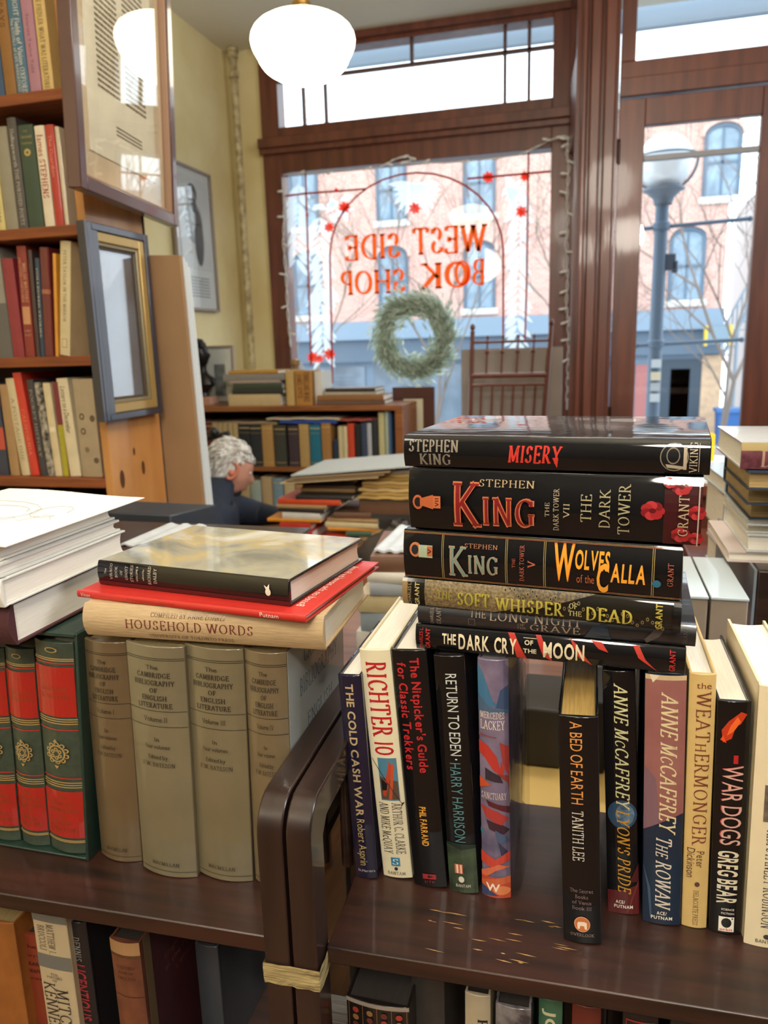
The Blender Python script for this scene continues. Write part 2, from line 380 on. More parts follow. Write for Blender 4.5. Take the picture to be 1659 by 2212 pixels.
# ================================================================== ROOM SHELL
YW, YD, XL = 4.4, 3.8, -2.07
ZC = atY(700, 85, YW).z
PLASTER = mat('yellowed_plaster', '#e0d2a0', .75, 0, .10, 3, .15, 25, col2='#d3c08a')
CEIL = mat('cream_ceiling_paint', '#e4e0cf', .8, 0, .06, 2)
FLOOR = woodm('worn_floor_boards', '#7c5636', '#5c3d26', .5, .1, 3, (10, 1, 1))
struct(MB().box((XL-.15, -3.2, -.1), (3.2, YW+.15, 0)).build('floor', FLOOR))
struct(MB().box((XL-.15, -3.2, ZC), (3.2, YW+.15, ZC+.12)).build('ceiling', CEIL))
struct(MB().box((XL-.15, -3.2, 0), (XL, YW+.15, ZC)).build('wall_left', PLASTER))
struct(MB().box((XL-.15, -3.35, -.1), (3.35, -3.2, ZC+.1)).build('wall_back', woodm('dark_reflection_wall', '#33251c', '#1e1611', .6, 0, 3, (8, 1, 3), .1)))  # unseen wall coloured dark to deepen reflections in the black jackets
struct(MB().box((3.2, -3.35, -.1), (3.35, YW+.2, ZC+.1)).build('wall_right', woodm('dark_reflection_wall', '#33251c', '#1e1611', .6, 0, 3, (8, 1, 3), .1)))  # unseen right wall, darkened for the same reflections
gx0, gx1 = atY(612, 380, YW).x, atY(1192, 318, YW).x           # display glass
tz0, tz1 = atY(612, 278, YW).z, atY(1193, 42, YW).z            # transom
gz0, gz1 = .88, (atY(612, 380, YW).z+atY(1190, 318, YW).z)/2
fx0, fx1 = atY(575, 380, YW).x, atY(1243, 318, YW).x           # outer frame
struct(MB().box((XL, YW, 0), (fx0, YW+.15, ZC)).build('wall_front', PLASTER))
struct(MB().box((fx0, YW, 0), (fx1, YW+.15, gz0-.12)).build('wall_front', PLASTER))
def bar(a, b, name, par, m=FRAMEWOOD, bev=.003): return MB().box(a, b).build(name, m, par, bevel=bev)
w1 = thing('window_1', 'shopfront display window with red lettering and transom above', 'window', loc=(0, 0, 0)); del w1['category']; struct(w1)
yf = YW-.03; yb = YW+.08
bar((fx0, yf, gz0-.12), (gx0, yb, ZC), 'window_frame', w1); bar((gx1, yf, gz0-.12), (fx1, yb, ZC), 'window_frame', w1)
bar((gx0, yf, gz0-.12), (gx1, yb, gz0), 'window_sill', w1)
bar((gx0, yf, gz1), (gx1, yb, tz0), 'window_frame', w1)
bar((gx0, yf, tz1), (gx1, yb, ZC), 'window_frame', w1)
zm = (gz1+tz0)/2+.03
bar((fx0-.01, yf-.05, zm-.02), (fx1, yf, zm+.03), 'window_moulding', w1); bar((fx0-.01, yf-.03, zm-.05), (fx1, yf, zm-.02), 'window_moulding', w1)
bar((fx0-.005, yf-.03, ZC-.035), (fx1, yf, ZC), 'window_moulding', w1)
MB().box((gx0-.01, YW+.02, gz0-.01), (gx1+.01, YW+.026, gz1+.01)).build('pane', GLASS, w1)
MB().box((gx0-.01, YW+.02, tz0-.01), (gx1+.01, YW+.026, tz1+.01)).build('pane', GLASS, w1)
LEAD = mat('dark_muntin', '#5b3a2c', .5)
zh = atY(888, 137, YW).z
for px in (652, 700, 1090, 1142):
    x = atY(px, 180, YW).x; bar((x-.008, YW+.005, tz0), (x+.008, YW+.035, tz1), 'muntin', w1, LEAD, .001)
bar((gx0, YW+.005, zh-.008), (gx1, YW+.035, zh+.008), 'muntin', w1, LEAD, .001)
x = atY(888, 110, YW).x; bar((x-.008, YW+.005, zh), (x+.008, YW+.035, tz1), 'muntin', w1, LEAD, .001)
# paint on the display glass
def onglass(px, py): p = atY(px, py, YW+.018); return (p.x, YW+.018, p.z)
REDP = backlit('red_orange_sign_paint', '#e2581f'); REDL = backlit('red_brown_line_paint', '#c2542c')
sg = MB()
def sign(text, pxa, pxb, ya, yb_, m=REDP, ov=0):
    a = onglass(pxa, ya); b = onglass(pxb, yb_); vs, fs, wd = layout(text, 'ser', .19, 0, .09)
    h = atY(pxa, ya, YW).z
    z0_, z1_ = min(a[2], b[2]), max(a[2], b[2])
    sg.add([(b[0]-(x/wd)*(b[0]-a[0]), YW+.0175-ov, z0_+(z1_-z0_)*y) for x, y in vs], fs)
sign('WEST', 893, 1050, 551, 484); sign('SIDE', 748, 863, 563, 503)
sign('BO', 982, 1047, 617, 560); sign('OK', 909, 1012, 625, 564, ov=.001); sign('SHOP', 737, 874, 638, 580)
so = sg.build('shop_lettering', REDP, w1)
ln = MB()
def line(pts, r=.0055):
    P = [Vector(onglass(*p)) for p in pts]; ln.tube(P, r, 6)
cxp = 900; pts = [(720, 828), (718, 700), (712, 600)]
for k in range(17):
    a = math.pi*(1-k/16); pts.append((900+187*math.cos(a), 545-172*math.sin(a)-.02*(187*math.cos(a))))
pts += [(1088, 560), (1087, 650), (1086, 730)]
line([(718, 828), (716, 700), (713, 560)] + pts[3:20] + [(1087, 600), (1087, 735)])
line([(612, 424), (660, 418), (730, 413), (790, 408)]); line([(1010, 386), (1080, 380), (1190, 370)])
line([(660, 375), (664, 500), (668, 650), (672, 790)]); line([(1142, 322), (1140, 450), (1138, 600), (1134, 735)], .005)
ln.build('painted_lines', REDL, w1, smooth=True)
fr = MB(); rf = random.Random(4)
def petal(cx, cy, ang, l, wd_, mb):
    ca, sa = math.cos(ang), math.sin(ang); P = []
    for k in range(7):
        t = k/6; P.append((t*l, wd_*math.sin(math.pi*t)**.8))
    P = P+[(x, -y) for x, y in P[-2:0:-1]]
    vs = [onglass(cx+x*ca-y*sa, cy+x*sa+y*ca) for x, y in P]; n = len(vs)
    o_ = rf.random()*.0012
    mb.add([(v[0], v[1]-o_, v[2]) for v in vs], [tuple(range(n))])
for (x0_, y0_, x1_, y1_) in ((1118, 400, 1122, 560), (1122, 540, 1116, 735), (645, 400, 640, 560), (690, 470, 700, 640), (690, 620, 700, 760)):
    for k in range(13):
        t = k/12; cx, cy = x0_+(x1_-x0_)*t, y0_+(y1_-y0_)*t
        for s in (-1, 1): petal(cx, cy, math.pi/2+s*(.5+rf.random()*.4), 34+rf.random()*14, 4+rf.random()*3, fr)
for k in range(14): petal(900, 398, math.pi*(k/13)*1.0, 50+rf.random()*24, 7, fr)
for k in range(10): petal(1095+rf.random()*30, 395+rf.random()*30, rf.random()*6.28, 34, 6, fr)
for k in range(12): petal(690+rf.random()*50, 430+rf.random()*40, rf.random()*6.28, 30, 6, fr)
fr.build('painted_leaves', translucent('frosty_white_window_paint', '#f2f8fa', .7), w1)
bl = MB()
for cx, cy, s in ((896, 450, 14), (744, 448, 14), (711, 491, 12), (1055, 383, 14), (1134, 381, 12), (1127, 457, 14), (676, 772, 14), (712, 765, 14), (663, 464, 4), (726, 410, 5), (690, 775, 10)):
    for k in range(7): petal(cx, cy, k*.9, s, s*.28, bl)
bl.build('painted_blossoms', backlit('bright_red_window_paint', '#f04a38'), w1)
# return glazing of the display bay
xa, xb_ = fx1, atY(1254, 318, YD).x
rg = thing('window_2', 'narrow angled return pane between the display window and door column', 'window', loc=(0, 0, 0)); del rg['category']; struct(rg)
def slab(p, q, th, z0_, z1_, name, m, par):
    p, q = Vector((p[0], p[1], 0)), Vector((q[0], q[1], 0)); d = (q-p).normalized(); n_ = Vector((-d.y, d.x, 0))*th/2
    return MB().prism([p-n_+Vector((0, 0, z0_)), q-n_+Vector((0, 0, z0_)), q+n_+Vector((0, 0, z0_)), p+n_+Vector((0, 0, z0_))], (0, 0, z1_-z0_)).build(name, m, par)
pA, pB = Vector((fx1-.012, YW-.02)), Vector((xb_, YD+.02))
mid1 = pA.lerp(pB, .12); mid2 = pA.lerp(pB, .9)
slab(pA, mid1, .05, 0, ZC, 'window_frame', FRAMEWOOD, rg); slab(mid2, pB, .05, 0, ZC, 'window_frame', FRAMEWOOD, rg)
slab(mid1, mid2, .05, 0, .95, 'window_frame', FRAMEWOOD, rg); slab(mid1, mid2, .05, gz1-.05, tz0+.02, 'window_frame', FRAMEWOOD, rg); slab(mid1, mid2, .05, tz1, ZC, 'window_frame', FRAMEWOOD, rg)
slab(mid1, mid2, .006, .95, gz1-.05, 'pane', GLASS, rg); slab(mid1, mid2, .006, tz0+.02, tz1, 'pane', GLASS, rg)
# display bay floor
struct(MB().box((XL, 3.95, .0), (fx1+.02, YW-.03, .86)).build('trim_1', FRAMEWOOD), 'raised wooden display platform under the shop window')
# door column
cxa, cxb = atY(1254, 318, YD).x, atY(1333, 318, YD).x
colw = thing('trim_2', 'moulded red-brown wooden column between window and door', 'column', loc=(0, 0, 0)); del colw['category']; struct(colw)
bar((cxa, YD-.02, 0), (cxb, YD+.1, ZC), 'post', colw, FRAMEWOOD)
for f0, f1, d_ in ((0, .16, .05), (.22, .52, .035), (.6, .92, .045)):
    bar((cxa+(cxb-cxa)*f0, YD-.02-d_, 0), (cxa+(cxb-cxa)*f1, YD-.02, ZC), 'moulding', colw, FRAMEWOOD, .008)
# door
dx0, dx1 = cxb+.004, atY(1700, 400, YD).x
dgx0, dgx1 = atY(1384, 500, YD).x, (atY(1640, 250, YD).x+atY(1605, 930, YD).x)/2
dgz1 = atY(1384, 272, YD).z; dtz = atY(1335, 217, YD).z
dr = thing('door_1', 'wooden glazed shop door with a tall pane', 'door', loc=(0, 0, 0)); del dr['category']; struct(dr)
bar((dx0, YD, .02), (dgx0, YD+.045, dtz), 'door_stile', dr); bar((dgx1, YD, .02), (dx1, YD+.045, dtz), 'door_stile', dr)
bar((dgx0, YD, dgz1), (dgx1, YD+.045, dtz), 'door_rail', dr); bar((dgx0, YD, .02), (dgx1, YD+.045, .75), 'door_rail', dr)
MB().box((dgx0-.01, YD+.02, .74), (dgx1+.01, YD+.026, dgz1+.01)).build('pane', GLASS, dr)
zmm = atY(1384, 340, YD).z; bar((dgx0, YD+.008, zmm-.014), (dgx1, YD+.036, zmm+.008), 'muntin', dr, mat('grey_metal_strip', '#8b8a8c', .4), .001)  # plain grey strip across the door pane
for (pyh, l_) in ((330, .09), (905, .09)):
    zz = atY(1327, pyh, YD-.02).z
    h = MB(); h.tube([(dx0+.002, YD-.012, zz-l_/2), (dx0+.002, YD-.012, zz+l_/2)], .008, 10); h.ball((dx0+.002, YD-.012, zz+l_/2+.006), .008, None, 6); h.build('hinge', mat('dark_bronze', '#3a2a22', .4, metal=.8), dr, smooth=True)
# transom over door
dt = thing('window_3', 'transom window above the shop door', 'window', loc=(0, 0, 0)); del dt['category']; struct(dt)
otz0 = atY(1378, 130, YD).z; otx0 = atY(1376, 60, YD).x
bar((dx0, YD-.01, dtz+.01), (dx1+.1, YD+.08, dtz+.085), 'window_moulding', dt)
bar((dx0, YD+.0, dtz+.085), (dx1+.1, YD+.05, otz0), 'window_frame', dt)
bar((dx0, YD+.0, otz0), (otx0, YD+.05, ZC), 'window_frame', dt); bar((dx1+.0, YD+.0, otz0), (dx1+.1, YD+.05, ZC), 'window_frame', dt)
bar((otx0, YD, ZC-.07), (dx1, YD+.05, ZC), 'window_frame', dt)
MB().box((otx0-.01, YD+.02, otz0-.01), (dx1+.01, YD+.026, ZC-.06)).build('pane', GLASS, dt)
struct(MB().box((dx1+.1, YD, 0), (3.2, YD+.12, ZC)).build('wall_front', FRAMEWOOD))
struct(MB().box((dx1, YD, 0), (dx1+.1, YD+.1, dtz+.01)).build('trim_3', FRAMEWOOD), 'door jamb on the right')
# corner pipe
pi_ = MB(); x, y = XL+.075, YW-.07
pi_.tube([(x, y, 0), (x, y, ZC)], .02, 14); pi_.lathe([(.02, 0), (.034, .004), (.034, .02), (.02, .03)], (x, y, ZC-.03), 16)
for z in (ZC-.06, ZC-.16): pi_.lathe([(.02, 0), (.028, .004), (.028, .03), (.02, .034)], (x, y, z), 16)
struct(pi_.build('trim_4', mat('flaking_cream_paint', '#cdbf92', .6, 0, .5, 25, .4, 60, col2='#8f7c58'), smooth=True), 'cream painted vertical pipe in the left corner')
# ================================================================== OUTSIDE
GZ = -1.7
YF = 26
def brickmat():  # brick tones paled to carry the lens-flare washout over the street
    m = bpy.data.materials.new('flare_paled_brickwork'); m.use_nodes = True; nt = m.node_tree; b = nt.nodes['Principled BSDF']; b.inputs['Roughness'].default_value = .9
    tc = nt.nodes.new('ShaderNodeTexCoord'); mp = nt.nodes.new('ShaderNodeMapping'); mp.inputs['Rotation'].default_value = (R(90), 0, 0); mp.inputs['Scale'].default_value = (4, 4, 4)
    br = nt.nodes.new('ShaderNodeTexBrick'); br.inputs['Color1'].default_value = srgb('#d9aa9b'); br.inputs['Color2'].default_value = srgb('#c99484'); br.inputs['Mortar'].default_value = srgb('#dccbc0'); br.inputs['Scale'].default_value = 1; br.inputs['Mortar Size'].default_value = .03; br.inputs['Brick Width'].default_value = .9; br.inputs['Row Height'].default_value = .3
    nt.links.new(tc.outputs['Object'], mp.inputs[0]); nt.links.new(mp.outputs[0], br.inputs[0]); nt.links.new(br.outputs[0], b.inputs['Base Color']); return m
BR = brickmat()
struct(MB().box((-40, YF-5.5, GZ-.3), (40, YF+12, GZ)).build('ground_1', mat('far_pavement', '#a9aeb0', .9, 0, .1, 2)), 'far pavement across the street')
struct(MB().box((-40, YW+.3, GZ-.32), (40, YF-5.5, GZ-.12)).build('ground_2', mat('asphalt_road', '#8f969b', .9, 0, .1, 1)), 'grey street outside')
bdg = thing('building', 'red brick building, colour paled for flare, with arched windows across the street', 'building', loc=(0, YF, GZ))
def outp(mb, name, m, par=bdg, **k): 
    mb.v = [(x, y-YF, z-GZ) for x, y, z in mb.v] if par is bdg else mb.v
    return mb.build(name, m, par, **k)
ztop = 8.3
xr_end = atY(1565, 600, YF).x
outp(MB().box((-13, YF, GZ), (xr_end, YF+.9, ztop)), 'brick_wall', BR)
outp(MB().box((-13.1, YF-.35, ztop-.1), (xr_end+.1, YF+.9, ztop+.35)), 'cornice', mat('pale_stone', '#c8c2bb', .9))
zc0, zc1 = 1.75, 2.35
outp(MB().box((-13, YF-.5, zc0), (xr_end, YF, zc1)), 'shopfront_cornice', mat('blue_grey_paint', '#8497a8', .6))
outp(MB().box((-13, YF-.3, zc0-.75), (xr_end, YF, zc0)), 'fascia', mat('dark_blue_grey_paint', '#5c6c7c', .6))
GLB = mat('blue_reflecting_glass', '#8fa9bb', .15, .6, .5, 2, col2='#6d8496'); STONE = mat('window_stone', '#d5d0c8', .9); SASH = mat('dark_blue_sash', '#5d7386', .6)
def arched(px, z0_, z1_, w_=.95):
    x = atY(px, 600, YF).x
    prof = [(x-w_/2, z0_), (x+w_/2, z0_), (x+w_/2, z1_-w_*.22)]+[(x+w_/2*math.cos(R(a)), z1_-w_*.22+w_*.3*math.sin(R(a))) for a in range(15, 170, 15)]+[(x-w_/2, z1_-w_*.22)]
    mb = MB(); mb.prism([(a, YF-.02, b) for a, b in prof], (0, .05, 0)); o = outp(mb, 'window', GLB)
    sb = MB(); pts = [(a, YF-.05, b) for a, b in prof]; sb.tube(pts+[pts[0]], .06, 4); sb.box((x-.03, YF-.06, z0_), (x+.03, YF-.02, z1_)); sb.box((x-w_/2, YF-.06, (z0_+z1_)/2-.04), (x+w_/2, YF-.02, (z0_+z1_)/2+.04)); outp(sb, 'sash', SASH)
    st = MB(); st.box((x-w_*.65, YF-.12, z0_-.2), (x+w_*.65, YF, z0_)); outp(st, 'window_sill', STONE)
    ar = MB(); A = [(x+w_*.62*math.cos(R(a)), z1_-w_*.22+w_*.45*math.sin(R(a))) for a in range(0, 181, 15)]; ar.tube([(a, YF-.03, b) for a, b in A], .09, 4); outp(ar, 'brick_arch', mat('lighter_arch_brick', '#dbb4a6', .9))
for px in (480, 665, 850, 1036, 1258, 1482): arched(px, 2.65, 4.65)
for px in (480, 665, 850, 1036, 1258, 1545): arched(px, 5.6, 7.5)
# shop openings
def opening(px0, px1, z0_, z1_, m, name='shop_window'):
    a, b = atY(px0, 800, YF).x, atY(px1, 800, YF).x; outp(MB().box((a, YF-.12, z0_), (b, YF-.02, z1_)), name, m)
DKG = mat('dark_shop_glass', '#3f4c5a', .2, .5, .5, 1, col2='#6a7a88'); 
outp(MB().box((-13, YF-.06, GZ), (xr_end, YF-.01, zc0-.75)), 'shopfront_panel', mat('slate_blue_panel', '#6f8193', .6))
for a, b in ((560, 650), (670, 790), (810, 930), (950, 1060), (1080, 1200), (1230, 1330)): opening(a, b, GZ+.5, zc0-.9, DKG)
opening(1425, 1512, GZ, zc0-.9, mat('dark_door_paint', '#36434f', .4), 'door'); opening(1448, 1490, GZ+.5, zc0-1.2, mat('door_glass', '#7c8a94', .3), 'door_glass')
opening(1373, 1405, GZ+.2, .7, mat('red_poster_panel', '#a86a66', .7), 'poster'); opening(1515, 1558, GZ, .95, mat('sandstone_blocks', '#cfae8e', .9, 0, .2, 6), 'stone_pier')
sy = thing('shop_sign', 'yellow-edged projecting sign on the stone pier across the street', 'sign', loc=(atY(1540, 725, YF).x, YF-1, atY(1540, 725, YF).z))
MB().box((-.3, -.1, -.25), (.3, .1, .25)).build('panel', mat('grey_sign_panel', '#7f93a0', .6), sy); MB().box((-.38, -.12, -.3), (-.3, .12, .3)).build('edge', mat('yellow_sign_edge', '#e0c040', .6), sy); MB().box((.3, -.12, -.3), (.38, .12, .3)).build('edge', MC[[k for k in MC if k[0] == 'yellow_sign_edge'][0]], sy); MB().tube([(0, 0, 0), (0, 1, 0)], .03, 6).build('bracket', SASH, sy)
# neighbouring lower building with fire stair
nb = thing('building', 'grey building with an outdoor metal stair, right of the brick one', 'building', loc=(xr_end+.1, YF+2, GZ))
MB().box((.9, 0, 0), (9, 3, 7.6)).build('wall', mat('pale_grey_wall', '#b9b3b0', .9), nb)
st = MB()
for k in range(14):
    st.box((.1+k*.12, -1.2, 2.6+k*.26), (.4+k*.12, -.2, 2.64+k*.26)); st.tube([(.1+k*.12, -1.2, 2.6+k*.26), (.1+k*.12, -1.2, 3.5+k*.26)], .03, 5)
st.tube([(.1, -1.2, 3.5), (1.8, -1.2, 7.1)], .04, 5); st.tube([(.1, -1.2, 2.6), (1.8, -1.2, 6.2)], .06, 5); st.tube([(.5, -1.2, 0), (.5, -1.2, 3.5)], .06, 6)
st.build('fire_stair', mat('blue_grey_metal', '#8a9aa6', .6), nb)
p = atY(1575, 868, YF-1)
tb = thing('bin', 'blue bin on the far pavement beside the stone pier', 'bin', loc=(p.x, YF-1.2, GZ))
bm_ = MB(); bm_.prism([(-.32, -.3, 0), (.32, -.3, 0), (.38, -.36, 1.0), (-.38, -.36, 1.0)], (0, .6, 0)); bm_.build('body', mat('blue_bin_plastic', '#2f5f9a', .5), tb); MB().box((-.42, -.42, 1.0), (.42, .36, 1.1)).build('lid', mat('blue_bin_lid', '#3b6aa3', .5), tb)
# trees
def tree(x, y, h, label, seed, col):
    rt_ = random.Random(seed); tr_ = MB()
    def br(p, d, l, r, dep):
        q = p+d*l; mid = p+d*l*.5+Vector((rt_.uniform(-1, 1), rt_.uniform(-1, 1), rt_.uniform(-1, 1)))*l*.06
        tr_.tube([p, mid, q], [r, r*.85, r*.68], 5 if dep < 3 else 4, caps=False)
        if dep >= 6: return
        for k in range(3 if dep < 4 else 2):
            nd = (d+Vector((rt_.uniform(-1, 1), rt_.uniform(-.7, .7), rt_.uniform(-.3, .7)))*.75).normalized(); br(q if k else mid, nd, l*rt_.uniform(.62, .85), r*.62, dep+1)
    br(Vector((0, 0, 0)), Vector((.05, 0, 1)).normalized(), h*.3, .055, 0)
    o = tr_.build('tree', mat('bare_branch_bark', col, .9)); o.location = (x, y, GZ); tag(o, label, 'tree', 'bare street trees')
tree(atY(1190, 700, 19).x, 19, 9, 'bare branching street tree seen behind the right part of the display window', 3, '#7d7066')
tree(atY(930, 700, 18).x, 18.5, 8.5, 'bare branching street tree seen behind the wreath', 8, '#7d7066')
tree(atY(640, 700, 19).x, 20, 8.5, 'bare branching street tree seen behind the left edge of the display window', 15, '#7d7066')
tree(atY(1600, 700, 14).x, 15, 8, 'bare branching street tree seen through the door glass', 21, '#7d7066')
# street lamp
p = atY(1440, 350, 6); lx, ly = p.x, 6
sl_ = thing('street_lamp', 'blue-grey street lamp with a large white globe seen through the door', 'street lamp', loc=(lx-.01, ly, GZ+.6))
zb = -(GZ+.6); POLE = mat('blue_grey_pole_paint', '#56697c', .5)
def L(z): return z+zb
MB().tube([(-.015, 0, 0), (-.005, 0, L(2.47))], [.055, .045], 16).build('pole', POLE, sl_, smooth=True)
MB().lathe([(.06, L(2.38)), (.07, L(2.42)), (.11, L(2.46)), (.14, L(2.475)), (.14, L(2.49)), (.0001, L(2.49))], (0, 0, 0), 24).build('collar', POLE, sl_, smooth=True)
rg_ = MB(); rg_.ball((0, 0, L(2.66)), .185, None, 18); rg_.build('globe', mat('white_globe_glass', '#dfeaf2', .2, .5), sl_, smooth=True)
g = MB(); g.tube([(.215*math.cos(R(a)), 0, L(2.68)+.215*math.sin(R(a))) for a in range(-95, 6, 10)], .010, 8); g.tube([(-.215*math.cos(R(a)), 0, L(2.68)+.215*math.sin(R(a))) for a in range(-95, 6, 10)], .010, 8); g.tube([(.215*math.cos(R(a)), .215*math.sin(R(a)), L(2.69)) for a in range(0, 361, 15)], .008, 6); g.build('globe_cage', POLE, sl_, smooth=True)
for py in (488, 742):
    z = L(atY(1440, py, ly).z); a = MB(); a.tube([(-.13, 0, z-.01), (.55, 0, z+.012)], .014, 8); a.ball((.57, 0, z+.012), .02, None, 6); a.ball((-.14, 0, z-.01), .02, None, 6); a.lathe([(.05, -.03), (.06, -.02), (.06, .02), (.05, .03)], (-.005, 0, z), 12); a.build('banner_arm', POLE, sl_, smooth=True)
z = L(atY(1440, 565, ly).z); b_ = MB(); b_.box((.03, -.03, z-.06), (.1, .03, z+.05)); b_.box((.08, -.03, z-.08), (.115, .03, z+.0)); b_.build('bracket_box', mat('dark_box', '#3a4654', .6), sl_, bevel=.006)
for k, (py, c) in enumerate(((785, '#c8d4dc'), (812, '#d9d2b8'), (835, '#aeb8c0'), (858, '#c3ced6'))):
    z = L(atY(1410, py, ly).z); s_ = MB(); s_.prism([(-.035, -.058, z-.03), (.035, -.058, z-.03), (.035, -.058, z+.03), (-.035, -.058, z+.03)], (0, .004, 0)); s_.build('sticker', mat('weathered_sticker', c, .7), sl_)
struct(MB().box((-40, YW+.3, GZ-.3), (40, 7.2, GZ+.6)).build('ground_3', mat('near_pavement', '#a4a9ac', .9, 0, .1, 2)), 'near pavement outside the shop')
# soffit of the shop canopy
zcan = atY(900, 128, 4.78).z
struct(MB().box((-2.5, 4.75, zcan), (3.5, 4.8, zcan+.5)).build('trim_5', mat('grey_blue_canopy', '#9fb2c4', .7)), 'grey-blue canopy edge outside above the transom')
# ================================================================== FOREGROUND CARTS (two end-to-end bookcases)
CR = Matrix.Translation((-.235, .535, 0)) @ Matrix.Rotation(R(1.6), 4, 'Z')
def end_frame(x0, x1, root):
    y0, y1, zt, r = -.022, .262, 1.085, .03
    prof = [(y0, 0), (y0, zt-r)] + [(y0+r-r*math.cos(R(a)), zt-r+r*math.sin(R(a))) for a in (15, 30, 45, 60, 75)] + [(y0+r, zt), (y1-r, zt)] + \
           [(y1-r+r*math.sin(R(a)), zt-r+r*math.cos(R(a))) for a in (15, 30, 45, 60, 75)] + [(y1, zt-r), (y1, 0)]
    w_ = .032
    inner = [(y0+w_, 0), (y0+w_, zt-w_-.012)] + [(y0+w_+.012, zt-w_), (y1-w_-.012, zt-w_)] + [(y1-w_, zt-w_-.012), (y1-w_, 0)]
    # bridge as strip: resample inner to outer count by nearest parameter
    n = len(prof); idx = [0]+[1]*1+[1, 1, 2, 2, 2]+[2, 3]+[3, 3, 3, 4, 4]+[4, 5]
    inn = [inner[i] for i in idx]
    mb = MB(); vs = [(x, y, z) for x in (x0, x1) for y, z in prof]+[(x, y, z) for x in (x0, x1) for y, z in inn]; fs = []
    for i in range(n-1):
        fs += [(i, i+1, n+i+1, n+i), (2*n+i, 2*n+i+1, 3*n+i+1, 3*n+i), (i, i+1, 2*n+i+1, 2*n+i), (n+i, n+i+1, 3*n+i+1, 3*n+i)]
    fs += [(0, n, 3*n, 2*n), (n-1, 2*n-1, 4*n-1, 3*n-1)]
    mb.add(vs, fs); o = mb.build('end_frame', woodm('dark_stained_post', '#34241f', '#241814', .33, .35, 4, (8, 1, 1), .12), root, smooth=True, bevel=.0015)
    d = MB(); d.tube([((x0+x1)/2, .11, ZS), ((x0+x1)/2, .11, zt-w_+.003)], .006, 12); d.build('dowel', DARKWOOD, root, smooth=True)
    return o
scratch = mat('worn_light_scratch', '#a98452', .6)
cl = thing('bookcase', 'dark-stained wooden bookcase holding the grey four volume set, left of the taped posts', 'bookcase', CR)
SHW = woodm('dark_stained_shelf', '#3a2018', '#221410', .4, .12, 5, (1, 14, 14), .05)
SHW.node_tree.nodes['Principled BSDF'].inputs['Specular IOR Level'].default_value = .6
for z in (ZS, .63, .32):
    MB().box((-1.05, .0, z-.017), (-.029, .25, z)).build('shelf', SHW, cl, bevel=.0015)
end_frame(-.0255, -.0025, cl)
crt = thing('bookcase', 'dark-stained wooden bookcase holding the tall black book stack, right of the taped posts', 'bookcase', CR)
for z in (ZS, .63, .32):
    sh = MB().box((.0235, .0, z-.017), (1.05, .25, z)).build('shelf', SHW, crt, bevel=.0015)
    if z == ZS:
        mb = MB(); rr = random.Random(3)
        for i in range(26):
            x = .10+rr.random()*.12; y = .015+rr.random()*.055; l = .004+rr.random()*.018; h = .0003+rr.random()*.0006
            a_ = -.12+rr.random()*.1
            mb.add([(x, y, ZS+.0002), (x+l/2, y-h+l/2*a_, ZS+.0002), (x+l, y+l*a_, ZS+.0002), (x+l/2, y+h+l/2*a_, ZS+.0002)], [(0, 1, 2, 3)])
        mb.build('worn_scratches', scratch, sh)
end_frame(.0005, .0225, crt)
tp = MB(); rr = random.Random(2)
x0, x1, y0, y1, z0, z1 = -.027, .0245, -.0235, .012, .9125, .933
for k in range(2): pass
ring = []
per = [(x0+(x1-x0)*i/10, y0) for i in range(11)]+[(x1, y0+(y1-y0)*i/5) for i in range(1, 6)]+[(x1-(x1-x0)*i/10, y1) for i in range(1, 11)]+[(x0, y1-(y1-y0)*i/5) for i in range(1, 5)]
m_ = len(per); vs = []; fs = []
for j in range(5):
    for (x, y) in per: vs.append((x+rr.uniform(-.0005, .0005), y+rr.uniform(-.0005, .0005), z0+(z1-z0)*j/4+rr.uniform(-.0006, .0006)-.08*(x-x0)*0))
for j in range(4):
    for i in range(m_): fs.append((j*m_+i, j*m_+(i+1) % m_, (j+1)*m_+(i+1) % m_, (j+1)*m_+i))
tp.add(vs, fs); o = tp.build('packing_tape', mat('yellowed_clear_tape', '#b9a878', .3, .5, .45, 60, .6, 90, stretch=(.4, 1, 6), col2='#7c6c48'), None, M=CR)
tag(o, 'yellowed packing tape wrapped round the two dark posts', 'tape')
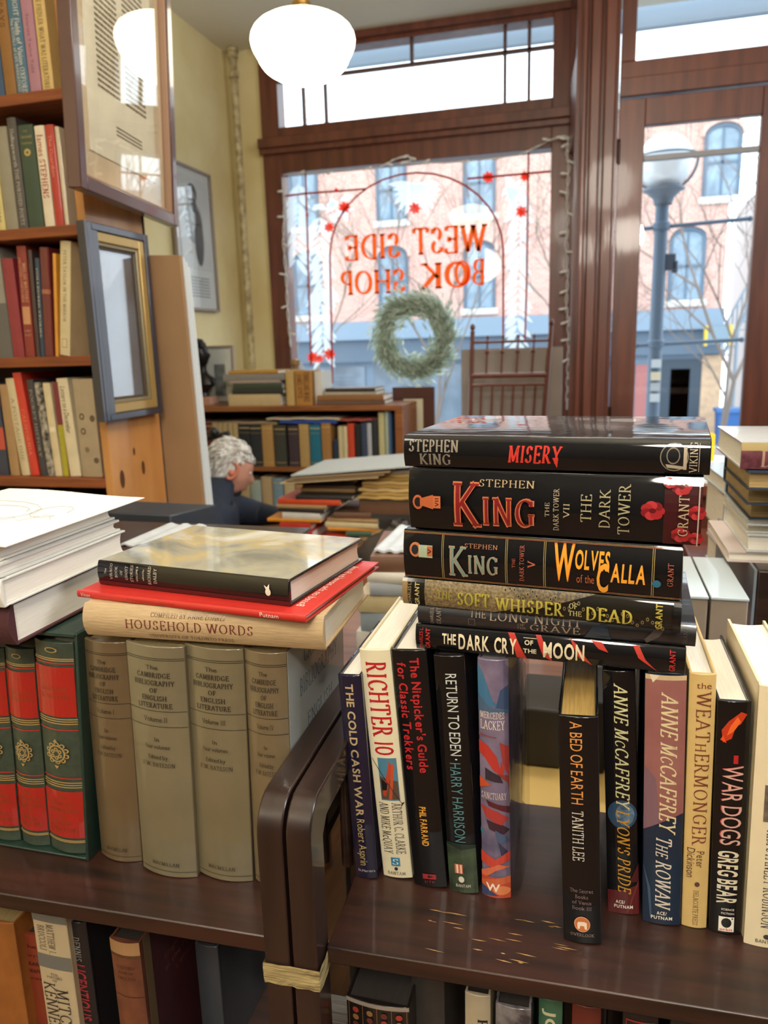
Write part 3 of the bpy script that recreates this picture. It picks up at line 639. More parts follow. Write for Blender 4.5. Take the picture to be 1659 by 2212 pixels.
# ------------------------------------------------------------------ right bookcase, standing row
DK = jacket('#0b0b0e'); 
stand('slim dark navy hardcover with gold lettering, leftmost on the right bookcase', (729, 1459), (780, 1457), (769, 1894), (816, 1897), .145, jacket('#1c1830'), [
    ('L', 'THE COLD CASH WAR', 'bold', .04, .68, -.02, .34, '#b9a27a'), ('L', 'Robert Asprin', 'sans', .695, .93, -.02, .34, '#b9a26c'), ('U', "St.Martin's", 'sans', .957, .05, .011, .75, '#c9c3d0')], pages=PAGES_W)
stand('cream hardcover with long red lettering and a small picture on the spine', (775, 1404), (843, 1404), (828, 1891), (892, 1899), .155, paperj('#e6dcbc', .05), [
    ('L', 'RICHTER 10', 'serb', .05, .445, .0, .62, '#b3202a'),
    ('R', .458, .645, -.26, .36, '#4f7f97'), ('P', [(.54, -.24), (.56, .34), (.64, .34), (.64, -.24)], '#5b4a3c'), ('P', [(.47, .12), (.5, .22), (.63, -.1), (.62, -.2)], '#b8452c'), ('P', [(.48, .2), (.49, .28), (.64, .1), (.64, 0)], '#c1502f'),
    ('P', [(.55, -.2), (.57, .0), (.6, -.05), (.6, -.2)], '#201c1c'), ('P', [(.46, -.45), (.465, -.45), (.665, .42), (.66, .42)], '#26222a'), ('P', [(.655, .4), (.652, .5), (.675, .36)], '#26222a'),
    ('L', 'ARTHUR C. CLARKE', 'ser', .655, .885, .22, .3, '#2a2326'), ('L', 'AND MIKE McQUAY', 'ser', .655, .885, -.2, .3, '#2a2326'),
    ('R', .903, .941, -.15, .15, '#2f7fa8'), ('U', 'S', 'ser', .922, 0, .026, .22, '#e9e4d0'), ('E', .954, .0, .008, .06, '#26222a'), ('U', 'BANTAM', 'ser', .975, 0, .014, .6, '#26222a')], pages=PAGES_W)
stand('black glossy hardcover with red two-line lettering, right of the cream book', (845, 1404), (921, 1406), (894, 1911), (968, 1919), .155, DK, [
    ('L', "The Nitpicker's Guide", 'bold', .03, .5, .14, .26, '#b5282c'), ('L', 'for Classic Trekkers', 'bold', .05, .49, -.24, .26, '#b5282c'),
    ('L', 'PHIL FARRAND', 'bold', .645, .815, -.02, .2, '#e0a23c'), ('R', .94, .962, -.2, .2, '#9a2a2e'), ('P', [(.944, -.05), (.951, .14), (.958, -.05)], '#1a1416'), ('U', 'DTP', 'ser', .974, 0, .01, .3, '#9a2a2e')], pages=PAGES_W)
stand('dark hardcover with pale vertical lettering and a dark green landscape at its foot', (936, 1415), (1001, 1418), (971, 1924), (1035, 1927), .155, jacket('#0b0b0e'), [
    ('R', .79, 1, -.5, .5, mat('green_landscape_print', '#3f5238', .4, 1, .7, 60, .3, 22, col2='#152019')),
    ('P', [(.79, -.5), (.81, 0), (.8, .5), (.785, .5), (.78, -.5)], '#1d2a22'),
    ('L', 'RETURN TO EDEN', 'sans', .07, .405, .05, .36, '#c9cdc8'), ('E', .42, .05, .003, .04, '#c9cdc8'), ('L', 'HARRY HARRISON', 'sans', .435, .775, -.0, .36, '#54838a'),
    ('R', .873, .915, -.26, .02, '#c96a4a'), ('R', .875, .913, -.2, -.14, '#e6dccb'), ('R', .875, .913, -.06, -.02, '#e6dccb'), ('E', .94, -.05, .014, .1, '#d8d2c0'), ('U', 'BANTAM', 'sans', .968, 0, .013, .5, '#d8d2c0')], pages=PAGES_D)
ART = mat('fantasy_art_print', '#8a7b94', .4, 1, .8, 26, .3, 18, col2='#55506e')
RW = '#b3372f'
rt, H_, t_ = stand('thick fantasy hardcover with blue and red dragon art under a clear sleeve', (1029, 1421), (1099, 1424), (1043, 1929), (1103, 1934), .155, ART, [
    ('P', [(.02, -.5), (.06, -.3), (.13, -.1), (.2, .1), (.17, .15), (.2, -.2), (.16, -.5)], '#3f6f94'), ('P', [(.1, .5), (.12, .25), (.19, .1), (.2, .5)], '#394f72'), ('P', [(.14, -.5), (.19, -.1), (.2, .5), (.215, .5), (.21, -.5)], '#49607d'),
    ('U', 'MERCEDES', 'ser', .222, -.03, .026, .8, '#e6dccf'), ('U', 'LACKEY', 'ser', .262, -.03, .036, .8, '#e6dccf'),
    ('P', [(.3, -.5), (.31, .1), (.315, .1), (.31, -.5)], '#7b4a50'), ('P', [(.33, -.5), (.345, -.2), (.39, .1), (.44, .2), (.41, .25), (.44, .35), (.47, .3), (.45, 0), (.4, -.3), (.38, -.5)], RW),
    ('P', [(.33, .2), (.35, .5), (.48, .5), (.42, .3)], '#a33a38'), ('P', [(.44, -.3), (.47, .2), (.5, .3), (.49, -.3)], '#322936'), ('P', [(.46, .1), (.5, .45), (.54, .5), (.47, .5)], '#8c3a36'), ('P', [(.48, -.5), (.51, -.1), (.53, -.5)], '#c0502e'),
    ('U', 'SANCTUARY', 'ser', .557, -.02, .028, .85, '#e2cfc4'),
    ('P', [(.575, -.3), (.59, .1), (.6, .5), (.63, .5), (.61, .1), (.6, -.2)], '#54222a'), ('P', [(.6, -.5), (.62, .1), (.65, .48), (.68, .2), (.65, -.3)], '#a83a38'), ('P', [(.66, -.3), (.68, .3), (.7, .5), (.72, .3), (.7, -.2)], '#3c2632'), ('P', [(.7, .0), (.73, .4), (.75, .5), (.76, .1)], '#4a5a78'),
    ('P', [(.7, -.5), (.73, -.3), (.72, -.5)], '#3b8296'), ('P', [(.75, .1), (.79, .4), (.81, .5), (.81, .2)], '#34344f'), ('P', [(.8, -.5), (.83, .0), (.79, .5), (.83, .5), (.87, -.1), (.85, -.5)], '#c24433'), ('P', [(.86, .5), (.88, .0), (.93, -.5), (.89, -.5), (.85, .1)], '#d06a4a'),
    ('R', .91, 1, -.5, .5, '#b94c34'), ('P', [(.9, .5), (.93, -.5), (.96, -.5), (.93, .5)], '#c8623c'), ('E', .965, .2, .02, .3, '#d98050'), ('P', [(.95, -.5), (.99, .1), (1, -.5)], '#3c4668'), ('U', 'W', 'bold', .955, -.1, .035, .5, '#f0e0cc')], pages=PAGES_W, bulge=.004)
sl = MB(); n_ = 12; pts = [(t_/2-.004, -.0036), (t_/2+.001, -.001), (t_/2+.006, .006), (t_/2+.009, .02), (t_/2+.0105, .05), (t_/2+.009, .09), (t_/2+.006, .15)]
vs = [(x, y, z) for z in (.002, H_*.5, H_+.001) for x, y in pts]; q = len(pts)
sl.add(vs, [(j*q+i, j*q+i+1, (j+1)*q+i+1, (j+1)*q+i) for j in range(2) for i in range(q-1)])
sl.build('clear_sleeve', PLASTIC, rt, smooth=True)
# gap, then the book standing forward
stand('black hardcover standing forward of the row with orange lettering and gilt page tops', (1204, 1546), (1293, 1549), (1217, 2030), (1300, 2040), .145, jacket('#0b0b0e'), [
    ('L', 'A BED OF EARTH', 'sans', .02, .37, -.06, .3, '#d9924c'), ('L', 'TANITH LEE', 'serc', .4, .62, -.06, .28, '#d8d0c2'),
    ('U', 'The Secret', 'ser', .755, 0, .017, .6, '#7e6a70'), ('U', 'Books', 'ser', .782, 0, .017, .33, '#7e6a70'), ('U', 'of Venus', 'ser', .808, 0, .017, .5, '#7e6a70'), ('U', 'Book III', 'ser', .834, 0, .017, .5, '#7e6a70'),
    ('E', .908, 0, .036, .21, '#e0a37a'), ('E', .908, 0, .033, .19, '#c9713c'), ('P', [(.897, -.1), (.895, .06), (.9, .12), (.93, .12), (.93, .07), (.915, .05), (.915, -.05), (.93, -.07), (.93, -.12), (.905, -.13)], '#f0ddc8'), ('U', 'OVERLOOK', 'ser', .957, 0, .014, .62, '#97807a')], pages=mat('gilt_page_edges', '#b29253', .55, 0, .3, 60, .2, 200, stretch=(14, .5, .5)))
stand('black hardcover with yellow italic lettering and a blue globe on the spine', (1299, 1446), (1374, 1451), (1314, 1968), (1380, 1973), .15, jacket('#0b0b0e'), [
    ('E', .575, .02, .06, .46, '#2d4a66'), ('E', .575, .1, .045, .3, mat('cloudy_globe_print', '#6b8aa4', .4, 1, .7, 180, .3, 22, col2='#233c55')),
    ('P', [(.905, -.5), (.895, 0), (.87, .5), (1, .5), (1, -.5)], '#5e1f20'), ('P', [(.85, .5), (.99, .1), (.995, .13), (.865, .5)], '#7c3430'), ('P', [(.78, .5), (.86, .2), (.86, .5)], '#4c1b1e'),
    ('L', 'ANNE McCAFFREY', 'serc', .05, .54, .04, .4, '#d3cf9c', .15, .3), ('L', "LYON'S PRIDE", 'serc', .555, .9, .04, .38, '#c8922e', .15, .3), ('U', 'ACE/', 'bold', .948, -.1, .014, .3, '#e8e2d4'), ('U', 'PUTNAM', 'bold', .968, 0, .014, .6, '#e8e2d4')], pages=PAGES_D)
stand('dark blue hardcover with faded pink upper spine and white italic lettering', (1391, 1452), (1486, 1463), (1388, 1991), (1468, 1998), .15, jacket('#1c2b40'), [
    ('P', [(.0, -.5), (.61, -.5), (.575, -.1), (.53, .5), (.0, .5)], mat('faded_pink_print', '#a06a66', .4, 1, .5, 14, .3, 18, col2='#8a5552')), ('P', [(.35, -.5), (.61, -.5), (.575, -.1), (.4, -.2)], '#80606a'),
    ('R', 0, .018, -.5, .5, '#c9b08e'), ('P', [(.0, -.4), (.03, -.32), (.0, -.15)], '#dfd2b8'),
    ('P', [(.75, -.5), (.85, -.3), (.98, -.25), (.97, -.3), (.84, -.38)], '#3e566e'),
    ('L', 'ANNE McCAFFREY', 'serc', .065, .6, .1, .4, '#ddcda0', .15, .35), ('L', 'The ROWAN', 'serc', .625, .92, .02, .38, '#d9cfc0', .15, .35), ('U', 'ACE/', 'bold', .948, 0, .014, .26, '#e8e2d4'), ('U', 'PUTNAM', 'bold', .968, 0, .014, .55, '#e8e2d4')], pages=PAGES)
stand('slim yellowed cream hardcover with brown uncial lettering', (1488, 1452), (1549, 1457), (1471, 1995), (1526, 2007), .14, paperj('#d8b877', .12), [
    ('U', 'the', 'sans', .042, .05, .022, .55, '#7a4430'), ('L', 'WEAThERMONGER', 'serc', .065, .655, .06, .52, '#7a4430'), ('L', 'Peter', 'sans', .68, .745, .14, .3, '#5a4030'), ('L', 'Dickinson', 'sans', .67, .79, -.22, .3, '#5a4030'),
    ('E', .815, .05, .01, .1, '#5a4030'), ('L', 'DELACORTE PRESS', 'serc', .84, .985, .02, .2, '#5a4030')], pages=PAGES_W)
stand('black hardcover with a flame motif and tall narrow lettering, before the last cream book', (1549, 1508), (1624, 1519), (1530, 2009), (1600, 2019), .15, DK, [
    ('P', [(.04, .2), (.05, .38), (.09, .2), (.1, .05), (.15, -.05), (.17, -.3), (.12, -.35), (.08, -.15)], '#c0391c'), ('P', [(.06, .1), (.08, .2), (.12, .0), (.14, -.2), (.1, -.1)], '#e8682a'), ('P', [(.14, -.3), (.16, -.38), (.17, -.2)], '#e8501e'),
    ('U', '1', 'serb', .235, .1, .035, .14, '#b8262a'), ('L', 'WAR DOGS', 'sans', .26, .6, .02, .62, '#b4403a'), ('L', 'WAR DOGS', 'sans', .262, .6, .04, .6, '#cda79c'), ('L', 'GREG BEAR', 'bold', .625, .86, .0, .62, '#d8cdb4'),
    ('U', 'SCIENCE', 'bold', .885, .05, .009, .4, '#cfc8bd'), ('U', 'FICTION', 'bold', .903, .05, .009, .4, '#cfc8bd'), ('R', .918, .985, -.22, .26, '#efe9dc'), ('E', .945, .02, .022, .16, '#151515'), ('E', .925, .2, .003, .03, '#151515'), ('U', 'orbit', 'bold', .975, .02, .012, .4, '#c23a30')], pages=PAGES_W)
stand('thick cream hardcover at the right edge of the row with black lettering', (1641, 1478), (1742, 1490), (1604, 2036), (1702, 2050), .155, paperj('#e3d5b4', .05), [
    ('L', 'ANTARCTICA', 'serb', .03, .33, .02, .36, '#3c3430'), ('R', .36, .5, -.25, .25, mat('small_grey_picture', '#8a7a6c', .5, .3, .6, 90, .1, 20, col2='#4d423c')),
    ('L', 'KIM STANLEY ROBINSON', 'ser', .53, .92, .0, .3, '#3c3430'), ('E', .955, .0, .01, .08, '#3c3430'), ('U', 'BANTAM', 'sans', .975, 0, .014, .5, '#3c3430')], pages=PAGES_W)
# a few more beyond the frame edge
# ------------------------------------------------------------------ the tall lying stack
G = '#b2a184'
lie('black hardcover with red streaks and cream capitals, lowest of the tall stack', (-.149, .64), (.081, .628), 1.1795, .0235, .155, jacket('#0b0b0e'), [
    ('P', [(.365, .5), (.39, .5), (.43, -.3), (.44, -.5), (.4, -.45), (.39, 0)], '#c23a30'), ('P', [(.47, .5), (.49, .5), (.535, -.5), (.5, -.3)], '#c23a30'), ('P', [(.595, .5), (.62, .3), (.68, -.5), (.63, -.2)], '#c23a30'), ('P', [(.67, .5), (.71, .45), (.735, .1), (.7, .2)], '#c23a30'), ('P', [(.82, .42), (.84, .45), (.865, -.05), (.91, -.5), (.84, 0)], '#c84034'),
    ('L', 'THE', 'bold', .11, .165, .05, .42, '#ded3b4'), ('L', 'DARK', 'bold', .175, .295, -.02, .62, '#e2d6b6'), ('L', 'CRY', 'bold', .315, .4, -.02, .62, '#e2d6b6'), ('L', 'OF', 'bold', .43, .462, .2, .18, '#ded3b4'), ('L', 'THE', 'bold', .425, .475, -.12, .18, '#ded3b4'), ('L', 'MOON', 'bold', .5, .65, -.02, .62, '#e2d6b6'),
    ('R', .425, .475, .36, .38, '#ded3b4'), ('U', 'CHARLES L.', 'sans', .025, .0, .014, .85, '#b8302c'), ('U', 'GRANT', 'bold', .052, .0, .018, .8, '#b8302c'), ('U', 'GRANT', 'bold', .955, .0, .02, .8, '#b8302c')], pages=PAGES, bulge=.003)
lie('dark slate hardcover with pale copper capitals, second from the stack bottom', (-.147, .642), (.088, .630), 1.2035, .0185, .155, mat('slate_print', '#262629', .4, 1, .5, 18, .3, 22, col2='#1b1b20', bumpz=(1, 1, .35), coatr=.05), [
    ('L', 'THE', 'ser', .205, .265, .26, .36, '#b2a08e'), ('L', 'LONG', 'ser', .28, .425, .24, .46, '#b2a08e'), ('L', 'NIGHT', 'ser', .445, .615, .24, .44, '#b2a08e'), ('L', 'OF', 'ser', .385, .41, -.1, .12, '#8d8074'), ('L', 'THE', 'ser', .383, .415, -.27, .12, '#8d8074'), ('L', 'GRAVE', 'ser', .43, .61, -.19, .33, '#9b8c7c'),
    ('R', .2, .225, -.34, -.32, '#77706a'), ('R', .2, .225, -.01, .01, '#77706a'), ('R', .2, .2015, -.34, .0, '#77706a'), ('R', .2235, .225, -.34, .0, '#77706a'),
    ('P', [(.62, -.5), (.66, .2), (.7, .3), (.72, -.5)], '#2c3846'), ('P', [(.83, -.3), (.87, .3), (.9, .3), (.88, -.1), (.84, -.5)], '#57504e'),
    ('U', 'CHARLES L.', 'sans', .058, .0, .013, .85, '#9a8e80'), ('U', 'GRANT', 'ser', .085, .0, .017, .85, '#9a8e80'), ('U', 'GRANT', 'ser', .965, .0, .014, .8, '#55504c')], pages=PAGES, bulge=.003)
soft = [('P', [(.0, -.5), (.0, .5), (.4, .5), (.5, .2), (.56, -.1), (.46, -.2), (.36, -.5)], mat('gold_hatched_print', '#93805a', .4, .8, .6, 500, .3, 22, col2='#5d4f38')), ('R', .0, .02, -.5, .5, '#8d7650'), ('R', .022, .09, -.5, .5, '#16140f')]
rs = random.Random(5)
soft += [('P', [(.4, .5), (.45, .1), (.57, .0), (.72, .5)], mat('gold_hatched_print', '#7d6c4a', .4, .8, .7, 420, .3, 22, col2='#3c3426'))]
for i in range(34):
    a_ = .4+.56*i/34; c_ = .38-.75*(i/34)+.16*math.sin(i*1.3); r_ = .0035
    soft += [('E', a_, max(-.42, min(.44, c_)), r_*1.4, .07, '#8d7c58'), ('E', a_, max(-.42, min(.44, c_)), r_*.8, .04, '#1c1812')]
soft += [('U', 'CHARLES L.', 'sans', .036, 0, .012, .85, '#a9956a'), ('U', 'GRANT', 'bold', .066, 0, .018, .85, '#b8a86a'), ('L', 'THE', 'serb', .145, .205, .06, .3, '#8f8438'), ('L', 'SOFT', 'serb', .225, .345, -.02, .46, '#a39a36'), ('L', 'WHISPER', 'serb', .37, .61, -.08, .46, '#b0a544'),
    ('L', 'OF', 'serb', .632, .66, .1, .18, '#b9b17c'), ('L', 'THE', 'serb', .63, .675, -.16, .18, '#b9b17c'), ('L', 'DEAD', 'serb', .69, .845, -.12, .46, '#b9ad48'), ('U', 'GRANT', 'bold', .93, 0, .022, .85, '#b5a548'), ('R', .975, 1, -.5, .5, '#0d0d0e')]
lie('dark hardcover with gold patterned left half, third from the stack bottom', (-.16, .64), (.074, .614), 1.2225, .0245, .155, jacket('#1c1913'), soft, pages=PAGES, bulge=.003)
gl = '#a08c52'
lie('black hardcover with orange jagged lettering and thin gold lines, in the stack middle', (-.158, .64), (.0725, .613), 1.2475, .0445, .16, jacket('#0b0b0e'), [
    ('R', 0, 1, .44, .455, '#8a5038'), ('R', 0, 1, .465, .472, gl), ('R', 0, 1, -.455, -.44, '#8a5038'), ('R', 0, 1, -.472, -.465, gl)] + [('R', a, a+.0022, -.44, .44, gl) for a in (.155, .161, .398, .404, .537, .543, .905, .911)] + [
    ('E', .052, .12, .024, .15, '#b86f45'), ('R', .065, .12, -.03, .22, '#9fae94'), ('R', .098, .12, .0, .2, '#b5603a'), ('E', .05, .12, .014, .1, '#22242a'), ('U', 'V', 'serb', .108, .1, .014, .1, '#20242a'),
    ('L', 'K', 'ser', .184, .252, -.06, .6, '#a88a70', .17), ('L', 'K', 'ser', .186, .25, -.06, .57, '#6f8d86', .1), ('L', 'ING', 'ser', .258, .372, -.1, .37, '#a88a70', .2), ('L', 'ING', 'ser', .26, .37, -.1, .34, '#6f8d86', .11), ('L', 'STEPHEN', 'ser', .245, .37, .27, .085, '#b47a5c'),
    ('U', 'THE', 'ser', .43, 0, .011, .18, '#b4604a'), ('U', 'DARK TOWER', 'ser', .46, 0, .016, .7, '#b4604a'), ('U', 'V', 'serb', .495, 0, .026, .12, '#b4604a'),
    
    ('L', 'W', 'bold', .572, .645, .08, .72, '#d9701c', None, .05), ('L', 'W', 'bold', .574, .643, .08, .66, '#f0a030', None, .05), ('L', 'OLVES', 'bold', .648, .765, .16, .36, '#f0a030', None, .1), ('L', 'of the', 'sans', .655, .715, -.2, .16, '#b5603a'), ('L', 'C', 'bold', .722, .762, -.16, .56, '#eda238', None, .1), ('L', 'ALLA', 'bold', .77, .885, -.04, .36, '#eda238', None, .1), ('E', .922, -.18, .014, .07, '#2c6a86'), ('U', 'GRANT', 'ser', .965, 0, .018, .42, '#b4604a')], pages=PAGES, bulge=.004)
ROSE = '#9b2129'
roses = []
for (a, c, r_) in ((.85, -.0, .11), (.935, .36, .09), (.985, .0, .08), (.94, -.34, .09), (.985, -.38, .07), (.9, .42, .06)):
    for k in range(7):
        an = k*.9; roses.append(('E', a+.018*math.cos(an)*r_/.1, c+r_*math.sin(an)*.7, .017*r_/.1, r_*.62, ('#a3262b', '#7c1a20', '#b5343a')[k % 3]))
    roses.append(('E', a, c, .01*r_/.1, r_*.35, '#5e1217'))
lie('thickest black hardcover with large red lettering and red roses on the spine', (-.152, .64), (.0845, .613), 1.2935, .0535, .165, jacket('#0b0b0e'), [
    ('R', .885, 1, -.5, .5, '#3c1014')] + roses + [('R', .988, .992, -.5, .5, '#b9a79c'),
    ('E', .042, -.03, .02, .12, '#b5603a'), ('E', .042, -.03, .013, .08, '#231c1c'), ('P', [(.05, .03), (.1, .1), (.1, -.14), (.05, -.08)], '#b5603a'), ('R', .1, .128, -.12, .08, '#c06a42'), ('U', 'VII', 'serb', .114, -.02, .013, .14, '#3c1a18'),
    
    ('L', 'K', 'ser', .174, .272, -.04, .72, '#c27048', .19), ('L', 'K', 'ser', .176, .27, -.04, .69, '#7f1c20', .12), ('L', 'ING', 'ser', .282, .468, -.13, .46, '#c27048', .22), ('L', 'ING', 'ser', .284, .466, -.13, .43, '#7f1c20', .13),
    ('L', 'STEPHEN', 'ser', .27, .465, .32, .11, '#b9a07a'), ('U', 'THE', 'ser', .51, -.05, .014, .22, '#b9a98c'), ('U', 'DARK TOWER', 'ser', .54, -.05, .018, .65, '#b9a98c'), ('U', 'VII', 'ser', .575, -.05, .02, .22, '#b9a98c'),
    ('U', 'THE', 'ser', .64, .0, .034, .42, '#a8a07e'), ('U', 'DARK', 'ser', .7, .0, .034, .58, '#a8a07e'), ('U', 'TOWER', 'ser', .762, .0, .036, .75, '#a8a07e'), ('U', 'GRANT', 'ser', .945, -.05, .03, .6, '#b9a98c')], pages=PAGES_W, bulge=.0045)
lie('black hardcover topmost of the tall stack, with grey and red lettering', (-.156, .64), (.0885, .614), 1.3485, .0275, .185, jacket('#0b0b0e'), [
    ('L', 'STEPHEN', 'serc', .022, .2, .18, .36, '#8f8678', .2), ('L', 'KING', 'serb', .06, .172, -.24, .34, '#7d756a', .2), ('L', 'MISERY', 'serc', .372, .545, -.02, .5, '#cf3a30', .2, .15), ('P', [(.52, -.1), (.535, -.42), (.54, -.1)], '#cf3a30'),
    ('E', .895, .0, .042, .4, '#8a8272'), ('E', .895, .0, .039, .37, '#15161a'), ('E', .892, .04, .02, .24, '#8a8272'), ('E', .892, .04, .017, .2, '#15161a'), ('P', [(.87, -.2), (.925, -.26), (.92, -.34), (.875, -.3)], '#b3a994'), ('R', .922, .932, -.35, .3, '#b3a994'), ('U', 'VIKING', 'ser', .951, 0, .022, .85, '#c4b8a0'), ('R', .9665, .968, -.4, .4, '#c4b8a0')], pages=PAGES, bulge=.003)
# ------------------------------------------------------------------ left bookcase: grey four volume set
cam_c = {1: '#6a583f', 2: '#786f57', 3: '#776d54', 4: '#73644b'}
inkc = '#2c2822'
def camb(n, label, TL, TR, BL, BR, items_extra=()):
    rom = ['I', 'II', 'III', 'IV'][n-1]; it = []
    for a in (.047, .054, .265, .33, .972): it.append(('R', a, a+.0022, -.5, .5, inkc))
    for s, st, a, h, wm in (('The', 'ser', .085, .017, .2), ('CAMBRIDGE', 'serb', .117, .02, .56), ('BIBLIOGRAPHY', 'serb', .149, .02, .68), ('OF', 'serb', .18, .018, .13), ('ENGLISH', 'serb', .211, .02, .42), ('LITERATURE', 'serb', .242, .02, .58),
                            ('Volume ' + rom, 'ser', .3, .02, .4), ('In', 'ser', .386, .017, .08), ('four volumes', 'ser', .417, .017, .42), ('Edited by', 'ser', .462, .017, .34), ('F.W. BATESON', 'ser', .495, .018, .56), ('MACMILLAN', 'ser', .94, .016, .48)):
        it.append(('U', s, st, a, 0, h, wm, inkc))
    return stand(label, TL, TR, BL, BR, .165, mat('glossy_grey_paper', cam_c[n], .4, 1, .15, 20, .4, 16, bumpz=(1.6, 1, .3), coatr=.05), it, pages=PAGES_T, bulge=.007)
camb(1, 'browner grey volume, first of the matching four volume set', (176, 1379), (273, 1386), (220, 1849), (307, 1856))
camb(2, 'grey sleeved volume marked as second of the four volume set', (272, 1390), (396, 1394), (309, 1884), (427, 1886))
camb(3, 'grey sleeved volume marked as third of the four volume set', (398, 1394), (524, 1399), (428, 1890), (547, 1897))
r4, H4, t4 = camb(4, 'fourth grey sleeved volume, partly hidden by the dark post', (528, 1403), (617, 1407), (550, 1903), (638, 1911))
lm = MB()
for s, z, wd_, st in (('CAMBRIDGE', .225, .085, .016), ('BIBLIOGRAPHY', .195, .11, .017), ('ENGLISH', .155, .075, .014), ('LITERATURE', .125, .1, .015)):
    vs, fs, wd = layout(s, 'ser'); yo = .085-wd_/2
    lm.add([(t4/2+.0003, yo+x/wd*wd_, z-.008+y*st) for x, y in vs], fs, ink('#5c707e'))
MBc = MB(); MBc.box((t4/2-.0002, .002, .001), (t4/2+.0002, .163, H4-.001)); MBc.build('front_cover', jacket('#b3b9b6'), r4)
lm.build('cover_lettering', None, r4)
# green slipcase set
gold = '#a88c56'; redp = '#a8261d'
def peng(label, top, TL, TR, BL, BR, wm=.6):
    it = [('E', .035, 0, .012, .16, gold), ('E', .035, 0, .008, .12, '#2c3a30')]
    for a, c_ in ((.07, gold), (.078, gold), (.09, '#b5302a'), (.345, gold), (.355, gold), (.366, gold), (.395, '#b5302a'), (.625, '#b5302a'), (.645, gold), (.656, gold), (.667, gold), (.93, gold), (.937, gold)):
        it.append(('R', a, a+.005, -.5, .5, c_))
    it += [('R', .108, .335, -.5, .5, redp), ('R', .69, .918, -.5, .5, redp)]
    for k, s in enumerate(top): it.append(('U', s, 'ser', .21+.033*k, 0, .018, -.85, '#7c4a24'))
    for k, s in enumerate(('THE', 'PENGUIN', 'COMPANION', 'TO', 'WORLD', 'LITERATURE')): it.append(('U', s, 'ser', .72+.032*k, 0, .018, -.8, '#7c4a24'))
    for k in range(10):
        an = k*math.pi/5; it += [('E', .505+.042*math.cos(an), .23*math.sin(an), .011, .07, gold), ('E', .505+.042*math.cos(an), .23*math.sin(an), .006, .035, '#39463a')]
    it += [('E', .505, 0, .04, .22, gold), ('E', .505, 0, .034, .18, '#39463a')]
    for k in range(6):
        an = k*math.pi/3; it += [('E', .505+.02*math.cos(an), .1*math.sin(an), .009, .05, gold), ('E', .505+.02*math.cos(an), .1*math.sin(an), .004, .02, '#39463a')]
    it += [('P', [(.435, 0), (.45, .06), (.45, -.06)], gold), ('P', [(.575, 0), (.56, .06), (.56, -.06)], gold)]
    return stand(label, TL, TR, BL, BR, .15, mat('green_leatherette', '#3f4b3e', .5, .3, .25, 120, .2, 300), it, pages=PAGES, bulge=.0055, z=ZS+.004)
peng('green and red gilt volume, leftmost in the slipcase', ('CLASSICAL', 'LITERATURE'), (-55, 1395), (8, 1400), (-15, 1806), (46, 1812))
peng('narrow green and red gilt volume, middle of the slipcase', ('ENGLISH', 'LITERATURE'), (11, 1401), (72, 1397), (50, 1815), (109, 1824))
peng('wide green and red gilt volume beside the slipcase wall', ('EUROPEAN', 'LITERATURE'), (74, 1388), (158, 1382), (113, 1832), (189, 1842))
pc = atZ(195, 1850, ZS); px_ = pc.x
pt_ = atY(166, 1377, .592)
cs = MB(); shx = pt_.x-px_
for (xa, xb, ya, yb_, za, zb_) in ((px_, px_+.0035, .588, .76, ZS, ZS+.252), (px_-.26, px_, .588, .76, ZS+.0005, ZS+.003), (px_-.26, px_+.003, .588, .76, ZS+.2475, ZS+.252), (px_-.26, px_, .757, .76, ZS+.003, ZS+.248)):
    base = len(cs.v); cs.box((xa, ya, za), (xb, yb_, zb_))
    for i in range(base, len(cs.v)):
        x, y, z = cs.v[i]; cs.v[i] = (x+shx*(z-ZS)/.252, y, z)
tag(cs.build('slipcase', mat('dark_green_board', '#1f3830', .5, .2, .2, 80, .1, 200), None, bevel=.001), 'dark green slipcase holding the green and red gilt volumes', 'slipcase')
# lying trio on the grey set
lie('thick buff linen hardcover with brown lettering, lying lowest on the grey set', (-.4615, .590), (-.222, .598), 1.1885, .0325, .152, mat('buff_linen', '#bfa47c', .65, .15, .12, 400, .3, 500, stretch=(1, 1, .15)), [
    ('L', 'COMPILED BY ANNE LOHRLI', 'ser', .3, .61, .3, .13, '#5c3a2c'), ('L', 'HOUSEHOLD WORDS', 'ser', .19, .725, .0, .27, '#6d2f28'), ('L', 'UNIVERSITY OF TORONTO PRESS', 'ser', .285, .64, -.34, .11, '#5c3a2c')], pages=PAGES_W, bulge=.006)
rr_, Hr, tr = lie('thin red hardcover lying between the linen book and the ghost book', (-.478, .603), (-.231, .577), 1.2215, .0065, .172, paperj('#c22a22', .06), [
    ('L', 'Vinge', 'sans', .02, .066, -.0, .6, '#e0b8a8'), ('L', 'Putnam', 'sans', .82, .895, .0, .62, '#ecd9cc'), ('L', 'THE DUNGEON MASTER', 'sans', .24, .46, .0, .35, '#a3341f')], pages=PAGES_W, bulge=.001, board=.0015)
lm = MB(); vs, fs, wd = layout('Based on the novel by Frank', 'sans', track=.17)
lm.add([(tr/2+.0004, .02+x/wd*.13, .020-.0075+(1-y)*.0075*1.0) for x, y in vs], fs, ink('#ecd9cc', .3)); 
lm.build('cover_lettering', None, rr_)
